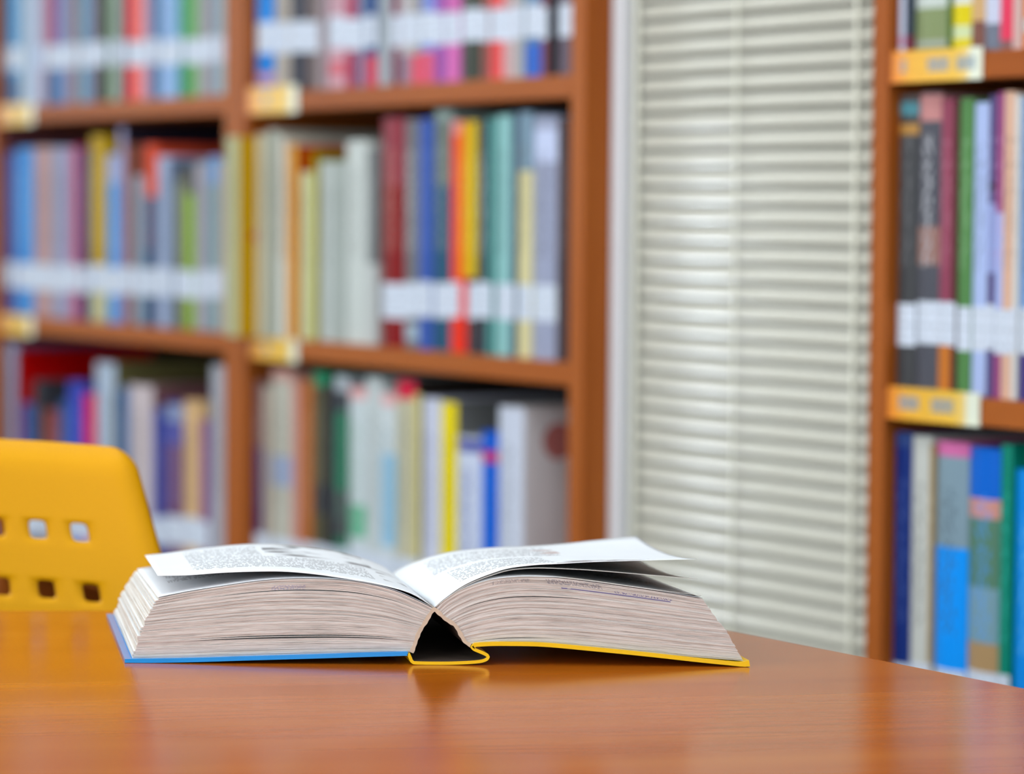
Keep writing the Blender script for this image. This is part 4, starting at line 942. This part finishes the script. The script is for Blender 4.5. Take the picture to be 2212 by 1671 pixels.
def page_block(name, bot, top, spine, fore, n, gaps, mat_edge, parent, seed, jit):
    rnd = random.Random(seed)
    M = 34
    B, T = resample(bot, M), resample(top, M)
    S, Fc = resample(spine, 24), resample(fore, 24)
    def curve(w):
        out = []
        sp, fo = sample1(S, w), sample1(Fc, w)
        e0 = sp - B[0].lerp(T[0], w)
        e1 = fo - B[-1].lerp(T[-1], w)
        for i in range(M):
            t = i / (M - 1)
            p = B[i].lerp(T[i], w) + e0 * (1 - t) ** 3 + e1 * t ** 3
            out.append(p)
        return out
    V, F, MI, UV = [], [], [], []
    for k in range(n):
        w0, w1 = k / n, (k + 1) / n
        lo, hi = curve(w0), curve(w1)
        gap_c, gap_w, gap_a = rnd.uniform(0.2, 0.9), rnd.uniform(0.12, 0.5), rnd.uniform(0.0, 0.16) * (1.7 if rnd.random() < 0.25 else 1)
        big = gaps.get(k)
        yo = rnd.uniform(-1, 1) * 0.0004 + 0.0006
        ex = rnd.uniform(-1, 1) * jit
        base = len(V)
        for i in range(M):
            t = i / (M - 1)
            g = gap_a * math.exp(-((t - gap_c) / gap_w) ** 2)
            if big:
                g = max(g, big[2] * max(0.0, 1 - ((t - big[0]) / big[1]) ** 2))
            a = lo[i]
            b = lo[i].lerp(hi[i], 1 - min(g, 0.92))
            stretch = ex * max(0.0, (t - 0.8) / 0.2)
            dirx = -1 if lo[-1].x < lo[0].x else 1
            for (p, wv) in ((a, w0), (b, w1)):
                x = p.x + dirx * stretch
                V.append((x, yo, p.y)); UV.append((t, wv))
                V.append((x + DEPX, yo + DEPY, p.y * FARZ)); UV.append((t, wv))
        # per station: 0 near-low, 1 far-low, 2 near-high, 3 far-high
        for i in range(M - 1):
            q, r = base + 4 * i, base + 4 * (i + 1)
            F += [(q, r, r + 2, q + 2), (q + 1, q + 3, r + 3, r + 1), (q + 2, r + 2, r + 3, q + 3), (q, q + 1, r + 1, r)]
            MI += [0, 0, 1, 1]
        q, r = base, base + 4 * (M - 1)
        F += [(q, q + 2, q + 3, q + 1), (r, r + 1, r + 3, r + 2)]
        MI += [1, 2]
    # loop uvs so that the fore edge runs along the depth
    me_uv = {}
    li = 0
    for f, m in zip(F, MI):
        for vi in f:
            t, w = UV[vi]
            if m == 2:
                me_uv[li] = (float(vi % 2), w)
            else:
                me_uv[li] = (t, w)
            li += 1
    o = mesh_obj(name, V, F, [mat_edge, PAGE_WHITE, FORE_MAT], parent, MI, uvs=me_uv)
    tag(o, kind='stuff')
    return o

def text_page(name, texts, pics, lines=30, tint=(234, 238, 242), faint=1.0):
    n = N(name, 0.7, 0.25)
    uv = n.xyz(n.coord('UV'))
    u, v = uv[0], uv[1]
    c = n.mix(n.noise(n.coord('UV', (6, 6, 1)), 1.0, 2), lin(tint), lin(tuple(min(255, x + 6) for x in tint)))
    row = n.math('MULTIPLY', v, float(lines))
    fr = n.math('FRACT', row)
    idx = n.math('FLOOR', row)
    comb = n.node('ShaderNodeCombineXYZ')
    n.link(n.math('MULTIPLY', u, 120.0), comb.inputs[0]); n.link(n.math('MULTIPLY', idx, 7.31), comb.inputs[1])
    g = n.math('GREATER_THAN', n.noise(comb.outputs[0], 1.0, 1), 0.47)
    ink = n.math('MULTIPLY', n.between(fr, 0.18, 0.62), g)
    mask = None
    for t in texts:
        k = n.box(u, v, *t)
        mask = k if mask is None else n.math('MAXIMUM', mask, k)
    if mask is not None:
        c = n.mix(n.math('MULTIPLY', n.math('MULTIPLY', ink, mask), 0.72 * faint), c, lin((40, 40, 48)))
    for (u0, u1, v0, v1, rgb, thr, su, sv) in pics:
        nz = n.noise(n.coord('UV', (su, sv, 1)), 1.0, 3)
        g = n.math('MULTIPLY', n.math('SUBTRACT', nz, thr), 9.0)
        g = n.math('MINIMUM', n.math('MAXIMUM', g, 0.0), 1.0)
        c = n.mix(n.math('MULTIPLY', n.math('MULTIPLY', g, n.box(u, v, u0, u1, v0, v1)), 0.9), c, lin(rgb))
    n.color(c)
    return n.m

def leaf(name, near, far, mat, parent, sag=0.0, y0=0.0, thick=0.00016):
    NU, NV = 44, 14
    A, Bc = resample(near, NU), resample(far, NU)
    V, F, UV = [], [], []
    for j in range(NV):
        v = j / (NV - 1)
        for i in range(NU):
            t = i / (NU - 1)
            p = A[i].lerp(Bc[i], v)
            dz = -sag * 4 * v * (1 - v) * t * t
            V.append((p.x, y0 + DEPY * v, p.y + dz)); UV.append((t, v))
    for j in range(NV - 1):
        for i in range(NU - 1):
            q = j * NU + i
            F.append((q, q + 1, q + NU + 1, q + NU))
    if A[-1].x < A[0].x:
        F = [tuple(reversed(f)) for f in F]
    o = mesh_obj(name, V, F, mat, parent, smooth=True, uvs=UV)
    m = o.modifiers.new('paper', 'SOLIDIFY'); m.thickness = thick; m.offset = 0.0
    return o

def ribbon(name, path, thick, mat, parent, n=40, y0=0.0, y1=1.0, farz=1.0, smooth=True, taper=None, sides=None):
    """a strip that follows the profile path and runs the length of the book"""
    P = resample(path, n)
    V, F = [], []
    for i, p in enumerate(P):
        d = (P[min(i + 1, n - 1)] - P[max(i - 1, 0)]).normalized()
        nr = Vector((-d.y, d.x))
        h = thick / 2 * (taper(i / (n - 1)) if taper else 1.0)
        for (q) in (p + nr * h, p - nr * h):
            z = max(q.y, 0.0002)
            V.append((q.x + DEPX * y0, DEPY * y0, z))
            zf = max(q.y * farz, 0.0002) if q.y * farz > 0.0002 else 0.0002
            V.append((q.x + DEPX * y1, DEPY * y1, zf))
    for i in range(n - 1):
        a, b = 4 * i, 4 * i + 4
        F += [(a, a + 2, b + 2, b), (a + 1, b + 1, b + 3, a + 3), (a, b, b + 1, a + 1), (a + 2, a + 3, b + 3, b + 2)]
    F += [(0, 1, 3, 2), (4 * n - 4, 4 * n - 2, 4 * n - 1, 4 * n - 3)]
    mi = ([0, 0, sides[0], sides[1]] * (n - 1) + [0, 0]) if sides else None
    return mesh_obj(name, V, F, mat, parent, mi, smooth=False)

def open_book():
    e = empty('open_book', loc=(-0.05, 2.082, TABLE_Z))
    tag(e, 'thick open hardback book with blue and yellow cover lying on the table', 'book')
    blue = plain('blue_cover_film', (18, 148, 230), 0.16, 0.5, 0.10, 30)
    yellow = plain('yellow_cover_film', (244, 196, 8), 0.30, 0.5, 0.05, 40)
    inner = plain('spine_inner_paper', (74, 62, 54), 0.9, 0.1, 0.2, 90)
    lining = plain('spine_lining_mull', (206, 186, 166), 0.9, 0.1, 0.18, 240)
    page_block('page_block', LB_BOT, LB_TOP, LB_SPINE, LB_FORE, 42, {9: (0.42, 0.44, 0.92), 10: (0.42, 0.40, 0.75), 35: (0.45, 0.4, 0.55)}, EDGE_L, e, 11, 0.0011)
    page_block('page_block', RB_BOT, RB_TOP, RB_SPINE, RB_FORE, 46, {32: (0.30, 0.28, 0.75), 3: (0.16, 0.16, 0.7), 43: (0.7, 0.3, 0.3)}, EDGE_R, e, 23, 0.0004)
    up = lambda c, d: [(x, z + d) for x, z in c]
    far = lambda c, d: [(x + DEPX, z * FARZ + d) for x, z in c]
    m_left = text_page('printed_page_picture', [(0.20, 0.86, 0.16, 0.52), (0.58, 0.86, 0.52, 0.90)],
                       [(0.16, 0.56, 0.56, 0.97, (70, 66, 70), 0.50, 5, 9), (0.06, 0.16, 0.20, 0.60, (96, 92, 94), 0.48, 6, 9)], 30)
    m_right = text_page('printed_page_columns', [(0.10, 0.60, 0.50, 0.88), (0.14, 0.50, 0.10, 0.44)],
                        [(0.50, 0.86, 0.03, 0.15, (150, 140, 140), 0.42, 9, 12), (0.34, 0.62, 0.52, 0.80, (196, 176, 172), 0.52, 6, 5)], 30)
    m_under = text_page('printed_page_grey', [(0.70, 0.93, 0.35, 0.95)], [], 26)
    m_plain = text_page('page_reverse', [(0.15, 0.85, 0.15, 0.85)], [], 28, (226, 224, 218), 0.35)
    leaf('leaf', up(LB_TOP, 0.0005), far(LB_TOP, 0.0005), m_under, e, 0.0, 0.0006)
    leaf('leaf', LP_NEAR, LP_FAR, m_left, e, 0.0, 0.0)
    leaf('leaf', up(RB_TOP, 0.0005), far(RB_TOP, 0.0005), m_under, e, 0.0, 0.0006)
    leaf('leaf', RC_NEAR, RC_FAR, m_plain, e, 0.0035, 0.0)
    leaf('leaf', RB2_NEAR, RB2_FAR, m_plain, e, 0.0035, 0.0)
    leaf('leaf', RA_NEAR, RA_FAR, m_right, e, 0.0042, 0.0)
    o = ribbon('cover_board', BLUE, 0.0028, blue, e, 30, -0.012, 1.012, FARZ); tag(o, 'glossy blue cover board')
    def tip(t):
        return 1.0 + (0.55 * max(0.0, (t - 0.96) / 0.04))
    o = ribbon('cover_board', YEL, 0.0027, yellow, e, 60, -0.012, 1.012, FARZ, taper=tip); tag(o, 'yellow cover board')
    o = ribbon('spine_cover', HOLLOW, 0.0022, [yellow, inner], e, 60, -0.012, 1.012, 1.0, sides=(1, 0)); tag(o, 'folded yellow spine strip')
    o = ribbon('spine_lining', LINING, 0.0026, [lining, inner], e, 80, 0.0, 1.0, FARZ, sides=(0, 1),
               taper=lambda t: 1.0 + 0.22 * math.sin(t * 61.0) * math.sin(t * 23.0 + 1.0)); tag(o, 'beige fabric spine lining')
open_book()
